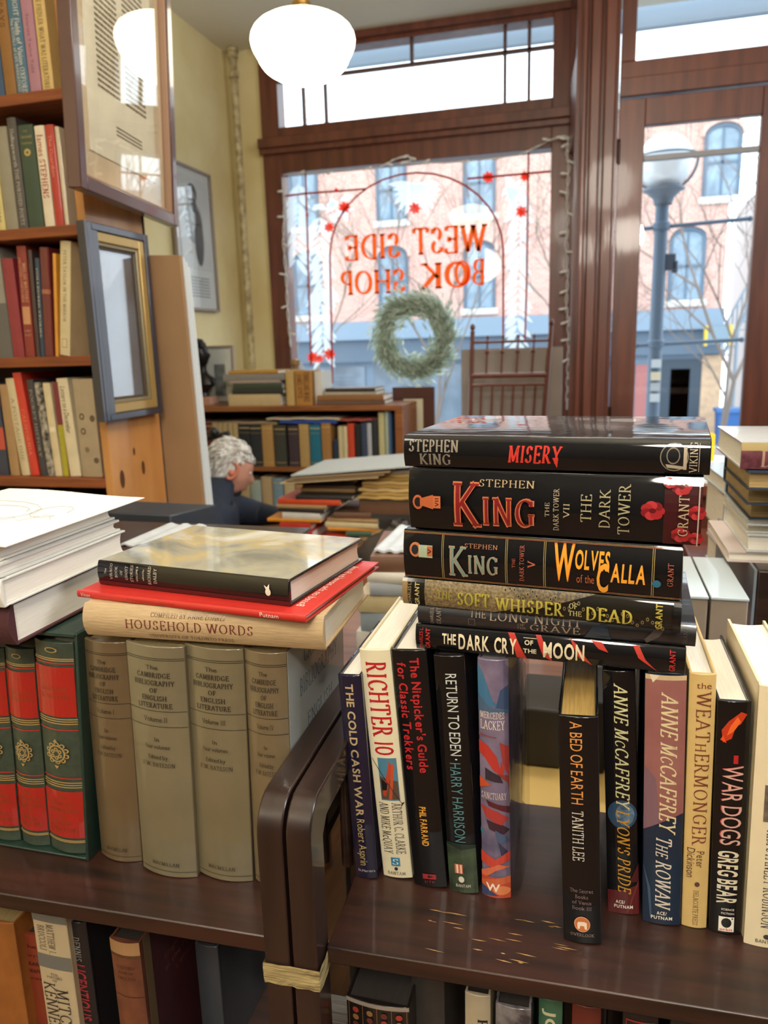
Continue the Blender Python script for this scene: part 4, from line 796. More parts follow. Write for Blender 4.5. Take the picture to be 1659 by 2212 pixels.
rv, Hv, tv = lie('black-spined hardcover with a misty painted cover, topmost of the left pile', (-.467, .625), (-.252, .596), 1.2285, .0245, .155, jacket('#0b0b0e'), [
    ('R', 0, 1, -.5, -.3, '#4b1a1e')] + [('U', s, st, a, .12, h, -w_, '#cbc3b4') for s, st, a, h, w_ in (('The', 'ser', .05, .012, .4), ('VIRAGO', 'ser', .082, .0145, .8), ('BOOK', 'ser', .112, .0145, .7), ('OF', 'ser', .142, .013, .4), ('GHOST', 'ser', .17, .0145, .7), ('STORIES', 'ser', .2, .0145, .8), ('VOLUME II', 'sans', .23, .010, .8), ('edited by', 'sans', .264, .009, .6), ('RICHARD', 'ser', .298, .016, .7), ('DALBY', 'ser', .33, .016, .6))] + [
    ('E', .905, .0, .013, .14, '#ded6c4'), ('P', [(.895, .1), (.885, .25), (.9, .18), (.91, .3), (.912, .1)], '#ded6c4')], pages=PAGES_W, bulge=.003, cover2=None)
def artmat():
    m = bpy.data.materials.new('misty_painting_print'); m.use_nodes = True; nt = m.node_tree; b = nt.nodes['Principled BSDF']
    tc = nt.nodes.new('ShaderNodeTexCoord'); n = nt.nodes.new('ShaderNodeTexNoise'); n.inputs['Scale'].default_value = 9; n.inputs['Detail'].default_value = 5; n.inputs['Distortion'].default_value = 1.2
    rp = nt.nodes.new('ShaderNodeValToRGB'); e = rp.color_ramp.elements; e[0].position = .3; e[0].color = srgb('#5b5c58'); e[1].position = .75; e[1].color = srgb('#d4d3ca')
    for p, c in ((.42, '#84847a'), (.5, '#a3a18f'), (.57, '#b9a878'), (.63, '#c2c0b4')):
        x = e.new(p); x.color = srgb(c)
    nt.links.new(tc.outputs['Object'], n.inputs[0]); nt.links.new(n.outputs[0], rp.inputs[0]); nt.links.new(rp.outputs[0], b.inputs['Base Color'])
    n2 = nt.nodes.new('ShaderNodeTexNoise'); n2.inputs['Scale'].default_value = 14; bp = nt.nodes.new('ShaderNodeBump'); bp.inputs['Strength'].default_value = .35; bp.inputs['Distance'].default_value = .004
    nt.links.new(tc.outputs['Object'], n2.inputs[0]); nt.links.new(n2.outputs[0], bp.inputs[0]); nt.links.new(bp.outputs[0], b.inputs['Coat Normal'])
    b.inputs['Coat Weight'].default_value = 1; b.inputs['Coat Roughness'].default_value = .04; b.inputs['Roughness'].default_value = .5
    return m
MB().box((tv/2-.0001, .0015, .001), (tv/2+.0003, .154, Hv-.001)).build('front_cover', artmat(), rv)
# left-most pile on the slipcase
ZL = 1.1905
lie('thick maroon cloth hardcover with white pages, lowest of the pile on the slipcase', (-.75, .549), (-.507, .549), ZL, .041, .20, cloth('#4a2226'), pages=PAGES_W, bulge=.008)
lie('white jacketed hardcover directly above the maroon book', (-.76, .535), (-.502, .535), ZL+.0415, .0265, .19, mat('white_glossy_jacket', '#dcdcd4', .4, .8, .05, 20, .2, 20), pages=PAGES_W)
lie('slim white hardcover in clear cover, second from the top of the slipcase pile', (-.76, .530), (-.505, .530), ZL+.0685, .0125, .19, mat('white_glossy_jacket', '#e0e0da', .4, .8, .05, 20, .2, 20), pages=PAGES_W)
lie('cream-paged hardcover just beneath the loose drawing sheet', (-.76, .545), (-.510, .545), ZL+.0815, .0165, .175, mat('white_glossy_jacket', '#e3ded0', .4, .8, .05, 20, .2, 20), pages=PAGES_W)
ps = MB(); rr = random.Random(9); nx, ny = 8, 8
for i in range(2): pass
P0 = Vector((-.70, .56, ZL+.0995)); U = Vector((.212, -.03, 0)); V = Vector((-.005, .225, 0))
vs = []; 
for k, zz in enumerate((0, .0008)):
    for j in range(ny+1):
        for i in range(nx+1):
            p = P0+U*(i/nx)+V*(j/ny); p.z += zz+.0012*math.sin(i*.7)*(j/ny); vs.append(p)
N1 = (nx+1)*(ny+1); fs = []
for j in range(ny):
    for i in range(nx):
        a = j*(nx+1)+i; fs += [(a, a+nx+1, a+nx+2, a+1), (N1+a, N1+a+1, N1+a+nx+2, N1+a+nx+1)]
for i in range(nx): fs += [(i, i+1, N1+i+1, N1+i), (ny*(nx+1)+i, N1+ny*(nx+1)+i, N1+ny*(nx+1)+i+1, ny*(nx+1)+i+1)]
for j in range(ny): a = j*(nx+1); b = a+nx; fs += [(a, N1+a, N1+a+nx+1, a+nx+1), (b, b+nx+1, N1+b+nx+1, N1+b)]
pp = tag(ps.add(vs, fs).build('paper_sheet', mat('white_paper', '#e4e3de', .8), None, smooth=True), 'loose white paper sheet with a faint pencil drawing, on the slipcase pile', 'paper')
dl = MB()
def pl(pts, r=.00028): dl.tube([P0+U*u+V*v+Vector((0, 0, .0022)) for u, v in pts], r, 4)
pl([(.35+.33*math.cos(a/14*6.28), .5+.2*math.sin(a/14*6.28)) for a in range(15)]); pl([(.45+.16*math.cos(a/14*6.28), .52+.09*math.sin(a/14*6.28)) for a in range(12)]); pl([(.6, .3), (.65, .4), (.72, .35), (.78, .5), (.86, .42)])
pl([(.75+.1*math.cos(a/10*6.28), .55+.12*math.sin(a/10*6.28)) for a in range(10)]); pl([(.2, .1), (.4, .14), (.7, .1)])
dl.build('pencil_drawing', mat('pencil_grey', '#8d8d90', .8), pp)
# ------------------------------------------------------------------ lower shelves
def under(label, TL, TR, y, D, cover, items=None, zb=.63, **kw):
    a = atY(*TL, y); b = atY(*TR, y); H = (a.z+b.z)/2-zb; t = (b-a).length*.985
    root = thing('book', label, 'book', Matrix.Translation(((a.x+b.x)/2, y, zb)))
    book_parts(root, H, t, D, cover, items=items, **kw); return root, H, t
under('orange-brown hardcover at the left edge of the lower shelf', (-45, 1985), (28, 1990), .585, .15, paperj('#a0622c', .3), pages=PAGES_T)
under('dull red hardcover with black ornate lettering on the lower shelf', (34, 2008), (92, 2022), .6, .14, paperj('#8a3a24', .25), [('U', 'The', 'ser', .08, 0, .022, .5, '#2a1a16'), ('U', 'History of', 'ser', .14, 0, .02, .8, '#2a1a16'), ('U', 'LIBRARY', 'serb', .2, 0, .024, .8, '#2a1a16'), ('U', 'BIOGRAPHY', 'serb', .25, 0, .022, .85, '#2a1a16'), ('U', 'Series', 'ser', .3, 0, .02, .6, '#2a1a16')], pages=PAGES_D)
under('cream and grey banded paperback with dark vertical lettering on the lower shelf', (66, 1958), (140, 1968), .578, .15, paperj('#bfae8e', .1), [('R', 0, .065, -.5, .5, '#6e6f6b'), ('R', .23, .3, -.5, .5, '#6e6f6b'), ('L', 'MATTHEW J.', 'ser', .075, .22, .0, .2, '#2f2a26'), ('L', 'BRUCCOLI', 'ser', .085, .21, -.27, .2, '#2f2a26'), ('U', 'THE', 'ser', .33, -.05, .012, .22, '#2f2a26'), ('U', 'FORTUNES', 'ser', .345, -.05, .012, .45, '#2f2a26'), ('U', 'OF', 'ser', .36, -.05, .012, .14, '#2f2a26'), ('L', 'MITCHELL', 'ser', .4, .75, .12, .34, '#2f2a26'), ('L', 'KENNERLEY', 'ser', .375, .75, -.24, .34, '#2f2a26')], pages=PAGES_T, bulge=.001)
under('black glossy hardcover with red slanted lettering on the lower shelf', (139, 1984), (186, 1993), .588, .15, jacket('#1b1d22'), [('L', 'DENNIS', 'ser', .08, .21, 0, .3, '#9a948c'), ('L', 'LICENTIOUS GOTHAM', 'bold', .225, .8, 0, .5, '#9c3038', None, .15)], pages=PAGES_D)
ro, Ho, to = under('thick leather-look reference hardcover with its maroon cover visible on the lower shelf', (236, 2022), (301, 2038), .585, .155, mat('brown_leather', '#7c4a34', .4, .6, .5, 30, .2, 60, col2='#5b3326'), [('R', 0, .07, -.5, .5, '#a8825a'), ('R', .075, .085, -.5, .5, '#5a4028'), ('U', 'OXFORD', 'ser', .14, 0, .018, .6, '#3c2018'), ('U', 'BOOK OF', 'ser', .17, 0, .014, .5, '#3c2018'), ('U', 'ENGLISH', 'ser', .2, 0, .018, .6, '#3c2018'), ('R', .3, .304, -.5, .5, '#3c2018')], pages=PAGES_D, bulge=.004)
MB().box((to/2-.0001, .018, .001), (to/2+.0003, .154, Ho-.001)).build('front_cover', mat('maroon_cover', '#4a2026', .5, .2, .2, 30, .1, 60), ro)
lm = MB(); lm.box((to/2+.0002, .006, .001), (to/2+.0005, .018, Ho-.001), ink('#6d5c44', .3))
for s, z, wd_, hh in (('OXFORD', .215, .05, .009), ('ENGLISH', .2, .055, .009), ('English Letters', .165, .09, .007), ('in the Fifteenth', .15, .09, .007), ('Century', .135, .05, .007)):
    vs, fs, wd = layout(s, 'ser'); lm.add([(to/2+.0006, .085-wd_/2+x/wd*wd_, z+y*hh) for x, y in vs], fs, ink('#7d4c40', .3))
lm.build('cover_lettering', None, ro)
under('dark hardcover behind the leather book at the lower shelf end', (420, 2035), (470, 2045), .66, .12, mat('dim_grey_jacket', '#3c4046', .5, .3), pages=PAGES_D)
under('very thick hardcover with patterned black and red spine below the right shelf', (748, 2158), (884, 2168), .572, .15, jacket('#1d1816'), [('R', 0, .02, -.5, .5, '#9a8f84')]+[('R', .02, .3, -.46+.23*k, -.45+.23*k, '#7c5a3c') for k in range(5)]+[('E', .05+.035*(k//4), -.34+.23*(k % 4), .014, .05, ('#a33a2c', '#8d6a3c', '#63302a')[k % 3]) for k in range(16)], pages=PAGES_D, bulge=.004)
under('tall dark grey cover beside the very thick book below the right shelf', (888, 2106), (960, 2113), .6, .12, mat('dim_grey_jacket', '#3a3836', .5, .3, .3, 30), pages=PAGES_D)
under('cream paperback with black and red lettering below the right shelf', (1004, 2143), (1060, 2149), .575, .13, paperj('#b3a68c', .15), [('L', 'ROTH', 'serb', .1, .3, .2, .36, '#231f1e'), ('L', 'DECEPTION', 'serb', .2, .5, -.22, .3, '#8c2a2a')], pages=PAGES_D)
under('silver mottled hardcover between the cream and green books, lower right', (1070, 2168), (1148, 2178), .565, .14, jacket('#8b8688', .7, '#3d3a40', 60), pages=PAGES_D)
under('green hardcover with pale lettering below the right shelf', (1164, 2152), (1216, 2160), .58, .14, paperj('#3f6a50', .15), [('L', 'JOHN IRVING', 'bold', .04, .6, .0, .45, '#c8c4a0')], pages=PAGES_D)
under('dark red hardcover right of the green one below the right shelf', (1236, 2166), (1300, 2175), .58, .14, paperj('#6d2b22', .3), [('L', 'The Letters', 'ser', .1, .5, .0, .35, '#c9a98c')], pages=PAGES_D)
under('black hardcover with a thin red border line below the right shelf', (1345, 2180), (1424, 2192), .582, .14, jacket('#1c1a1d'), [('R', .03, .036, -.4, .4, '#a3302c'), ('R', .03, .5, -.4, -.38, '#a3302c'), ('R', .03, .5, .38, .4, '#a3302c')], pages=PAGES_D)
under('plain black hardcover at the lower right corner', (1448, 2198), (1530, 2210), .582, .14, jacket('#202024'), pages=PAGES_D)
# ================================================================== PENDANT LAMP
p = atY(655, 100, 2.6)
pl_ = thing('pendant_lamp', 'glowing white schoolhouse pendant globe with a brass fitting', 'lamp', loc=(p.x, 2.6, 0))
GLOW = bpy.data.materials.new('glowing_opal_glass'); GLOW.use_nodes = True
b = GLOW.node_tree.nodes['Principled BSDF']; b.inputs['Base Color'].default_value = (.9, .88, .8, 1); b.inputs['Emission Color'].default_value = (1, .93, .72, 1); b.inputs['Emission Strength'].default_value = 9; b.inputs['Roughness'].default_value = .2
zt = atY(655, 28, 2.6).z; zb_ = atY(655, 181, 2.6).z; h = zt-zb_; rmx = .171
prof = [(.171*r, k) for r, k in ((.22, 1.), (.32, .985), (.46, .95), (.60, .915), (.73, .875), (.85, .82), (.93, .76), (.98, .69), (1., .61), (.985, .53), (.95, .46), (.90, .39), (.868, .355), (.86, .32), (.83, .28), (.77, .215), (.68, .155), (.56, .10), (.42, .055), (.25, .02), (.003, 0))]
MB().lathe([(r, zb_+k*h) for r, k in prof], (0, 0, 0), 48).build('glass_globe', GLOW, pl_, smooth=True)
BRASS = mat('aged_brass', '#b08a4a', .3, metal=.9)
MB().lathe([(.0005, zt-.005), (.05, zt-.005), (.052, zt+.006), (.03, zt+.02), (.03, zt+.03), (.018, zt+.036), (.018, zt+.05), (.024, zt+.058), (.016, zt+.068), (.0005, zt+.07)], (0, 0, 0), 24).build('brass_fitter', BRASS, pl_, smooth=True)
MB().tube([(0, 0, zt+.06), (0, 0, ZC-.02)], .005, 8).build('rod', BRASS, pl_, smooth=True)
MB().lathe([(.0005, ZC-.03), (.03, ZC-.028), (.055, ZC-.005), (.055, ZC)], (0, 0, 0), 20).build('ceiling_canopy', BRASS, pl_, smooth=True)
# ================================================================== TALL BOOKCASE LEFT
XR = -1.128; YB0, YB1 = 1.6, 1.88
tbk = thing('bookcase', 'tall brown bookcase at the left with a knotty pine end panel', 'bookcase', loc=(0, 0, 0))
PINE = woodm('pine_end_panel', '#c68f52', '#a8703a', .45, .2, 3, (3, 3, .6), .1)
ep = MB().box((XR-.022, YB0, 0), (XR, YB0+.235, 2.72)).build('end_panel', PINE, tbk, bevel=.002)
MB().box((-1.96, YB0, 0), (-1.938, YB0+.235, 2.72)).build('end_panel', SHELFWOOD, tbk, bevel=.002)
MB().box((-1.96, YB0+.235, 0), (XR, YB0+.245, 2.72)).build('back_panel', mat('dark_back_panel', '#2a1d16', .8), tbk)
zs = [2.036, 1.749, 1.453, 1.155, .86, .56, .26]
for z in zs+[2.33, 2.70]: MB().box((-1.938, YB0, z-.024), (XR-.022, YB0+.235, z)).build('shelf', SHELFWOOD, tbk, bevel=.002)
kn = mat('dark_pine_knot', '#5a3319', .6, 0, .4, 60)
k_ = MB()
for px, py, s in ((265, 1035, .018), (310, 1010, .014), (290, 975, .008)):
    p = atX(px, py, XR+.001); k_.add([(XR+.0006, p.y+s*.55*math.cos(2*math.pi*i/14), p.z+s*1.3*math.sin(2*math.pi*i/14)) for i in range(14)], [tuple(range(14))])
k_.build('wood_knots', kn, ep)
def bg(label, x0, x1, z, h, y, D, cover, items=None, lean=0, group='books in the tall left bookcase', pages=None, xoff=0, **kw):
    t = (x1-x0); M = Matrix.Translation(((x0+x1)/2, y, z+abs(math.sin(lean))*t/2)) @ Matrix.Rotation(lean, 4, 'Y')
    r = thing('book', label, 'book', M, group=group); book_parts(r, h, t*.97, D, cover, items=items, small=True, pages=pages or PAGES, **kw); return r
def row(z, y, specs, py_b, group=None):
    for s in specs:
        label, pa, pb, ptop, col, its = s[:6]; lean = s[6] if len(s) > 6 else 0
        a = atY(pa, py_b, y).x; b = atY(pb, py_b, y).x; h = atY((pa+pb)/2-10, ptop, y).z-z
        h = h/math.cos(lean)
        bg(label, a, b, z, min(h, .285), y, .165, paperj(col) if isinstance(col, str) else col, its, lean, group)
ye = YB0+.03
W_ = '#d8d0bc'; K_ = '#2a2622'
a0 = atY(0, 190, ye).x
row(2.036, ye, [('deep blue book at the far left of the top left shelf', -24, 10, -50, '#2c4a6e', None), ('orange-brown cloth book on the top left shelf', 11, 36, -50, '#8a5f2c', [('L', 'ESSAYS', 'ser', .1, .4, 0, .4, '#4a3218')]),
    ('blue book with white lettering on the top left shelf', 37, 64, -60, '#3c6a86', [('L', 'ENRIGHT Fields of Vision OXFORD', 'ser', .1, .97, .15, .36, W_), ('L', 'The RITUALS of LIFE NARRATIVES', 'ser', .35, .95, -.25, .26, W_)]),
    ('dusty pink book on the top left shelf', 65, 90, -50, '#a8788a', [('L', 'Stories Twice Told', 'sans', .3, .8, 0, .26, '#7a4a5c')]), ('yellow-cream book with black lettering, rightmost on the top left shelf', 92, 117, -60, '#cdb070', [('L', 'LESLIE FIEDLER WHAT WAS LITERATURE?', 'ser', .1, .97, .0, .42, K_)])], 190)
row(1.749, ye, [('pale yellow book at the far left of the second left shelf', -8, 12, 285, '#d0c080', [('L', 'SELECTED POEMS', 'ser', .2, .9, 0, .4, K_)]), ('greyish beige book on the second left shelf', 14, 40, 272, '#908a78', None),
    ('dark grey book with silver lettering on the second left shelf', 42, 61, 252, '#4e4a48', [('L', 'Hollingsworth THE PURSUED POETS', 'ser', .1, .95, 0, .4, '#b8b2a8')]), ('dark green book with a gold seal on the second left shelf', 63, 96, 268, '#2f4638', [('U', 'THE', 'ser', .06, 0, .02, .3, '#a89050'), ('U', 'Second', 'ser', .11, 0, .03, .7, '#a89050'), ('U', 'Common', 'ser', .17, 0, .025, .7, '#a89050'), ('E', .26, 0, .035, .22, '#b09a58'), ('E', .26, 0, .012, .08, '#2f4638')]),
    ('white book with red lettering on the second left shelf', 98, 119, 270, '#ddd2ba', [('L', 'James STEPHENS', 'serb', .08, .7, 0, .6, '#9c2c24')]), ('bright red book, rightmost on the second left shelf', 121, 139, 268, '#b03328', [('L', 'The Guardian', 'ser', .1, .5, 0, .4, '#d89080')]), ('slim cream book pressed against the second shelf end', 141, 150, 272, '#c8bca0', None)], 487)
row(1.453, ye, [('thick grey book at the far left of the third left shelf', -12, 28, 533, '#8f8a80', [('R', .5, 1, -.5, .5, '#5e5c5a'), ('U', 'DORY', 'ser', .36, 0, .03, .7, K_)]), ('crimson cloth book on the third left shelf', 30, 54, 557, '#8e2d38', None),
    ('red book with pale lettering and a small picture on the third left shelf', 56, 76, 531, '#8a3028', [('L', 'WELSH WRITERS', 'ser', .15, .5, .2, .3, '#d0a080'), ('L', 'AND OTHER COUNTRYMEN', 'ser', .1, .5, -.2, .26, '#d0a080'), ('R', .54, .7, -.4, .4, '#c08a64'), ('U', 'SIDNEY', 'ser', .76, 0, .02, .7, '#d0a080'), ('U', 'WYATT', 'ser', .8, 0, .02, .7, '#d0a080')], R(2.5)),
    ('dark brown book on the third left shelf', 79, 87, 540, '#4a3630', None, R(2.5)), ('slim dark blue book leaning on the third left shelf', 88, 97, 558, '#2a4054', [('L', 'COLLECTED STORIES', 'ser', .1, .8, 0, .4, W_)], R(4)), ('maroon glossy book leaning on the third left shelf', 98, 117, 535, jacket('#6b2a2c'), [('R', .38, .42, -.5, .5, '#a06048')], R(4.5)),
    ('slim orange-yellow book beside the leaning cream one, third left shelf', 120, 127, 548, '#dc9a30', None, R(6)), ('cream book leaning right with dark lettering, third left shelf', 130, 152, 523, '#d2c39a', [('L', 'PETER TAYLOR IN THE MIRROR', 'ser', .08, .7, 0, .3, '#5a4c3a'), ('R', .85, .93, -.25, .25, '#7d7460'), ('R', .855, .925, -.21, .21, '#d2c39a')], R(8))], 770)
row(1.155, ye, [('navy and orange-red striped book at the far left of the fourth left shelf', -8, 21, 826, '#333a4c', [('R', 0, .25, -.5, .5, '#b8483a'), ('R', .48, .72, -.5, .5, '#b8483a'), ('L', 'SHERWOOD', 'ser', .05, .22, 0, .4, '#e0b090')]), ('plain tan book on the fourth left shelf', 24, 44, 830, '#a8865c', None), ('cream book leaning left on the fourth left shelf', 48, 66, 817, '#d0c09a', [('L', 'A POSTAGE DUE', 'serc', .2, .85, 0, .4, '#8a7c60')], R(-3)),
    ('bright red book leaning left on the fourth left shelf', 68, 86, 805, '#cc3b2a', [('L', 'CALIFORNIA', 'ser', .35, .8, 0, .4, '#e08060')], R(-4)), ('dark slate book on the fourth left shelf', 89, 103, 820, '#3c3a3e', [('L', 'POCKET HISTORY', 'ser', .1, .8, 0, .4, '#a8a098')], R(-2)), ('black patterned book on the fourth left shelf', 104, 119, 826, mat('black_patterned', '#b8b0a0', .5, .3, .9, 70, col2='#1c1c20'), None, R(-2)), ('slim cream book right of the black patterned one, fourth left shelf', 120, 136, 827, '#d8c8a0', [('R', .47, .52, -.4, .4, '#e8dcc0')], R(-1.5)),
    ('maroon and mustard book on the fourth left shelf', 137, 150, 825, '#7a2a34', [('R', .45, 1, -.5, .5, '#a8a02c')]), ('cream book with handwriting-style lettering on the fourth left shelf', 152, 176, 817, '#dccfae', [('L', 'Letters to a December', 'sans', .08, .55, 0, .45, '#3a342c', None, .3)], R(-2)), ('beige book with round medallions on its cover, last on the fourth left shelf', 179, 222, 818, '#a8977c', [('E', .38, -.2, .035, .14, '#5c4a36'), ('E', .38, -.2, .018, .07, '#a8977c'), ('E', .53, -.2, .035, .14, '#5c4a36'), ('E', .53, -.2, .018, .07, '#a8977c'), ('E', .72, -.1, .03, .12, '#7c6a50'), ('E', .4, .32, .035, .12, '#5c4a36'), ('E', .83, .3, .03, .12, '#5c4a36')])], 1028)
row(.86, ye, [('book', 0, 0, 0, '#000', None)][:0]+[('dull green book at the left of the fifth left shelf', -8, 24, 1085, '#4a5a48', None), ('red book on the fifth left shelf', 46, 72, 1070, '#a83024', None), ('dark grey book on the fifth left shelf', 74, 100, 1068, '#3a3a3c', None), ('brown book on the fifth left shelf', 104, 140, 1075, '#5a4636', None)], 1300)
for label, px0, px1, zz, tt, c in (('white paperback lying low on the fifth left shelf', 150, 218, .86, .16, '#b0a898'), ('pale blue-white book lying on the fifth left shelf pile', 165, 222, 1.021, .03, '#c8d0d4')):
    xa_, xb2 = atY(px0, 1075, ye).x, atY(px1, 1075, ye).x
    if tt > .1:
        for k in range(4): lie(('%s, %s of four' % ('pale book lying flat on the fifth left shelf', ('lowest', 'second lowest', 'third', 'topmost')[k])), (xa_-.05, ye), (xb2-.004*k, ye), zz+.0395*k, .038, .16, paperj(('#8a8478', '#b8b0a0', '#7c6c5c', '#c8c4b8')[k]), group='books lying on the fifth left shelf', pages=PAGES_W, small=True)
    else: lie(label, (xa_-.03, ye), (xb2, ye), zz, tt, .16, paperj(c), pages=PAGES_W, small=True)
# ================================================================== FRAMED PICTURES
def framed(name, label, quad, widths, mats, glass=True, depth=.03, content=None, cmat=None):
    """quad: TL, TR, BR, BL world points; widths/mats: nested mouldings from outside in"""
    TL, TR, BR_, BL = [Vector(q) for q in quad]; X = (BR_-BL).normalized(); W = (BR_-BL).length; H = (TL-BL).length
    Z = (TL-BL).normalized(); N = X.cross(Z).normalized()   # pointing away from viewer side?
    if N.dot(Vector((0, 0, 1.45))-BL+Vector((0, 0, 0))) < 0: N = -N
    Zp = N.cross(X) if N.cross(X).dot(Z) > 0 else X.cross(N)
    r = thing(name, label, 'picture', frameM(BL, X, -N, Zp) if X.cross(-N).dot(Zp) > 0 else frameM(BR_, -X, -N, Zp))
    ins = 0; dep = 0
    for w_, m, up in zip(widths, mats, (0, .004, .008, .012)):
        for (a, b_) in (((ins, ins), (ins+w_, H-ins)), ((W-ins-w_, ins), (W-ins, H-ins)), ((ins+w_, ins), (W-ins-w_, ins+w_)), ((ins+w_, H-ins-w_), (W-ins-w_, H-ins))):
            MB().box((a[0], -depth+up, a[1]), (b_[0], 0, b_[1])).build('frame_moulding', m, r, bevel=.002)
        ins += w_
    bo = MB().box((ins-.002, -.006, ins-.002), (W-ins+.002, -.001, H-ins+.002)).build('mat_board' if content else 'picture_print', cmat, r)
    if content: content(r, ins, W, H, bo)
    if glass: MB().box((ins-.001, -.0125, ins-.001), (W-ins+.001, -.0105, H-ins+.001)).build('glass_pane', GLASS_R, r)
    return r
GLASS_R = glassm('picture_glass', (1, 1, 1), 1.6)
FX = XR+.004
def F1():
    bl = atX(146, 405, XR+.083); br = atZ(363, 490, bl.z); up = Vector((.05, -.02, .92)).normalized()*.93
    return bl+up, br+up, br, bl
def c1(r, ins, W, H, bo):
    pg = MB().box((W*.17, -.0085, H*.10), (W*.83, -.006, H-.05)).build('manuscript_leaf', mat('aged_parchment', '#e0d6b8', .7, 0, .15, 12), r)
    t = MB(); rt_ = random.Random(1)
    for c0_, c1_ in ((.27, .47), (.53, .74)):
        n = 58
        for k in range(n):
            z = H*.25+k*(H*.72)/n; z = z
            if c0_ < .5 and z < H*.33: pass
            x = W*c0_
            while x < W*c1_:
                l = rt_.uniform(.006, .022); t.box((x, -.0092, z), (min(x+l, W*c1_), -.0084, z+.0048)); x += l+.003
    for k in range(3): t.box((W*.42, -.0092, H*.165+k*.008), (W*.68, -.0084, H*.165+k*.008+.003))
    t.build('handwritten_text', mat('brown_ink', '#6a5a40', .8), pg)
    og = MB(); og.ball((0, 0, 0), .001, None, 4)
    od = MB(); od.tube([(W*.5+.016*math.sin(k*.9), -.0095, H*.66+k*.006) for k in range(16)], .0022, 5); od.build('gilt_ornament', mat('gold_ochre_ink', '#b08a3a', .6), pg)
framed('framed_manuscript', 'dark-framed manuscript page under glass reflecting the lamp, upper left', F1(), (.028, .006), (mat('dark_brown_moulding', '#4a2c24', .35, .4), mat('thin_brown_slip', '#8a6a50', .5)), content=c1, cmat=mat('mottled_tan_mat', '#cfb994', .8, 0, .2, 8))
tl = atX(194, 470, XR+.03); b0 = atX(224, 913, XR+.03); trr = atX(320, 515, XR+.03); y0_, y1_ = (tl.y+b0.y)/2, trr.y; zt_, zb2 = (tl.z+trr.z)/2, b0.z
r2_ = framed('framed_picture', 'small picture in a black, silver and gold frame on the pine bookcase end', ((XR+.002, y0_, zt_), (XR+.002, y1_, zt_), (XR+.002, y1_, zb2), (XR+.002, y0_, zb2)), (.017, .022, .009, .006), (mat('black_moulding', '#2c2c36', .35, .4), mat('antique_gold_moulding', '#b0935a', .35, metal=.5), mat('beaded_silver_gold', '#8f8468', .4, metal=.4, bump=.6, bscale=300), mat('dark_inner_slip', '#4c4032', .5)), depth=.028, cmat=mat('dark_misty_picture', '#6f7884', .35, .3, .5, 5, col2='#55504e'))
MB().box((XR+.010, y0_-.008, zb2), (XR+.029, YB0-.002, zt_)).build('deep_frame_side', mat('black_moulding', '#2c2c36', .35, .4), r2_, M=r2_.matrix_world.inverted())
# bearded portrait print on the left wall
def c3(r, ins, W, H, bo):
    q = MB(); q.box((W*.1, -.0085, H*.3), (W*.9, -.006, H*.93)); pr = q.build('portrait_print', mat('grey_print_paper', '#ccd0cc', .7, 0, .1, 6), r)
    f_ = MB()
    def el(cx, cz, rx, rz, m, o=0): f_.add([(W*cx+W*rx*math.cos(2*math.pi*i/16), -.0095-o, H*cz+H*rz*math.sin(2*math.pi*i/16)) for i in range(16)], [tuple(range(16))], m)
    g1, g2 = mat('print_grey', '#8d9494', .7), mat('print_dark', '#4c5254', .7)
    el(.5, .82, .12, .07, g2); el(.5, .79, .09, .05, g1, .0003); el(.5, .62, .22, .15, g1); el(.6, .52, .12, .2, g2, .0002); el(.45, .66, .1, .1, mat('print_light', '#b8bfbf', .7), .0004); el(.52, .74, .07, .05, g2, .0006)
    f_.build('portrait_figure', None, pr)
    t = MB()
    for k in range(7): t.box((W*.2, -.0085, H*(.1+.022*k)), (W*.8, -.006, H*(.108+.022*k)))
    t.build('caption_text', mat('print_grey', '#8d9494', .7), r)
q = [atX(*p, XL+.03) for p in ((358, 327), (460, 388), (472, 678), (400, 664))]
ya_, yb3 = (q[0].y+q[3].y)/2, (q[1].y+q[2].y)/2; za_, zb3 = (q[0].z+q[1].z)/2, (q[2].z+q[3].z)/2
framed('framed_print', 'pale framed portrait print hanging on the left plaster wall', ((XL+.012, ya_, za_), (XL+.012, yb3, za_), (XL+.012, yb3, zb3), (XL+.012, ya_, zb3)), (.014,), (mat('grey_brown_moulding', '#8d7f74', .4),), depth=.02, content=c3, cmat=mat('pale_mat_board', '#cfd3cd', .8))
# upright tan panel with sheets behind
Yp = 1.84
P_ = [atY(322, 549, Yp), atY(388, 551, Yp), atY(438, 1075, Yp), atY(366, 1090, Yp)]
bt = P_[2]+(P_[2]-P_[1])*.9; bl_ = Vector((P_[0].x-.12, Yp, bt.z))
pn = MB(); poly = [Vector((P_[0].x-.05, Yp, P_[0].z)), P_[1], bt, bl_]
pn.prism(poly, (0, .012, 0)); tag(pn.build('backing_board', mat('tan_hardboard', '#94734f', .8, 0, .12, 5), None, bevel=.001), 'tall tan hardboard panel leaning beside the pine bookcase end', 'board')
for k in range(3):
    e = MB(); s = Vector((.004+.003*k, 0, -.006*k)); e.prism([Vector((P_[1].x-.1, Yp+.014+.006*k, P_[1].z-.004-.01*k)), P_[1]+s+Vector((0, .014+.006*k, -.004-.006*k)), bt+s*1.6+Vector((0, .014+.006*k, .03*k)), bl_+Vector((.05, .014+.006*k, .03*k))], (0, .004, 0))
    tag(e.build('mount_board', mat('white_mount_board', '#cdd3d6', .7), None), ('white mount board edge directly behind the tan panel', 'second white mount board behind the tan panel', 'third white mount board, furthest behind the tan panel')[k], 'board', 'white boards behind the tan panel')
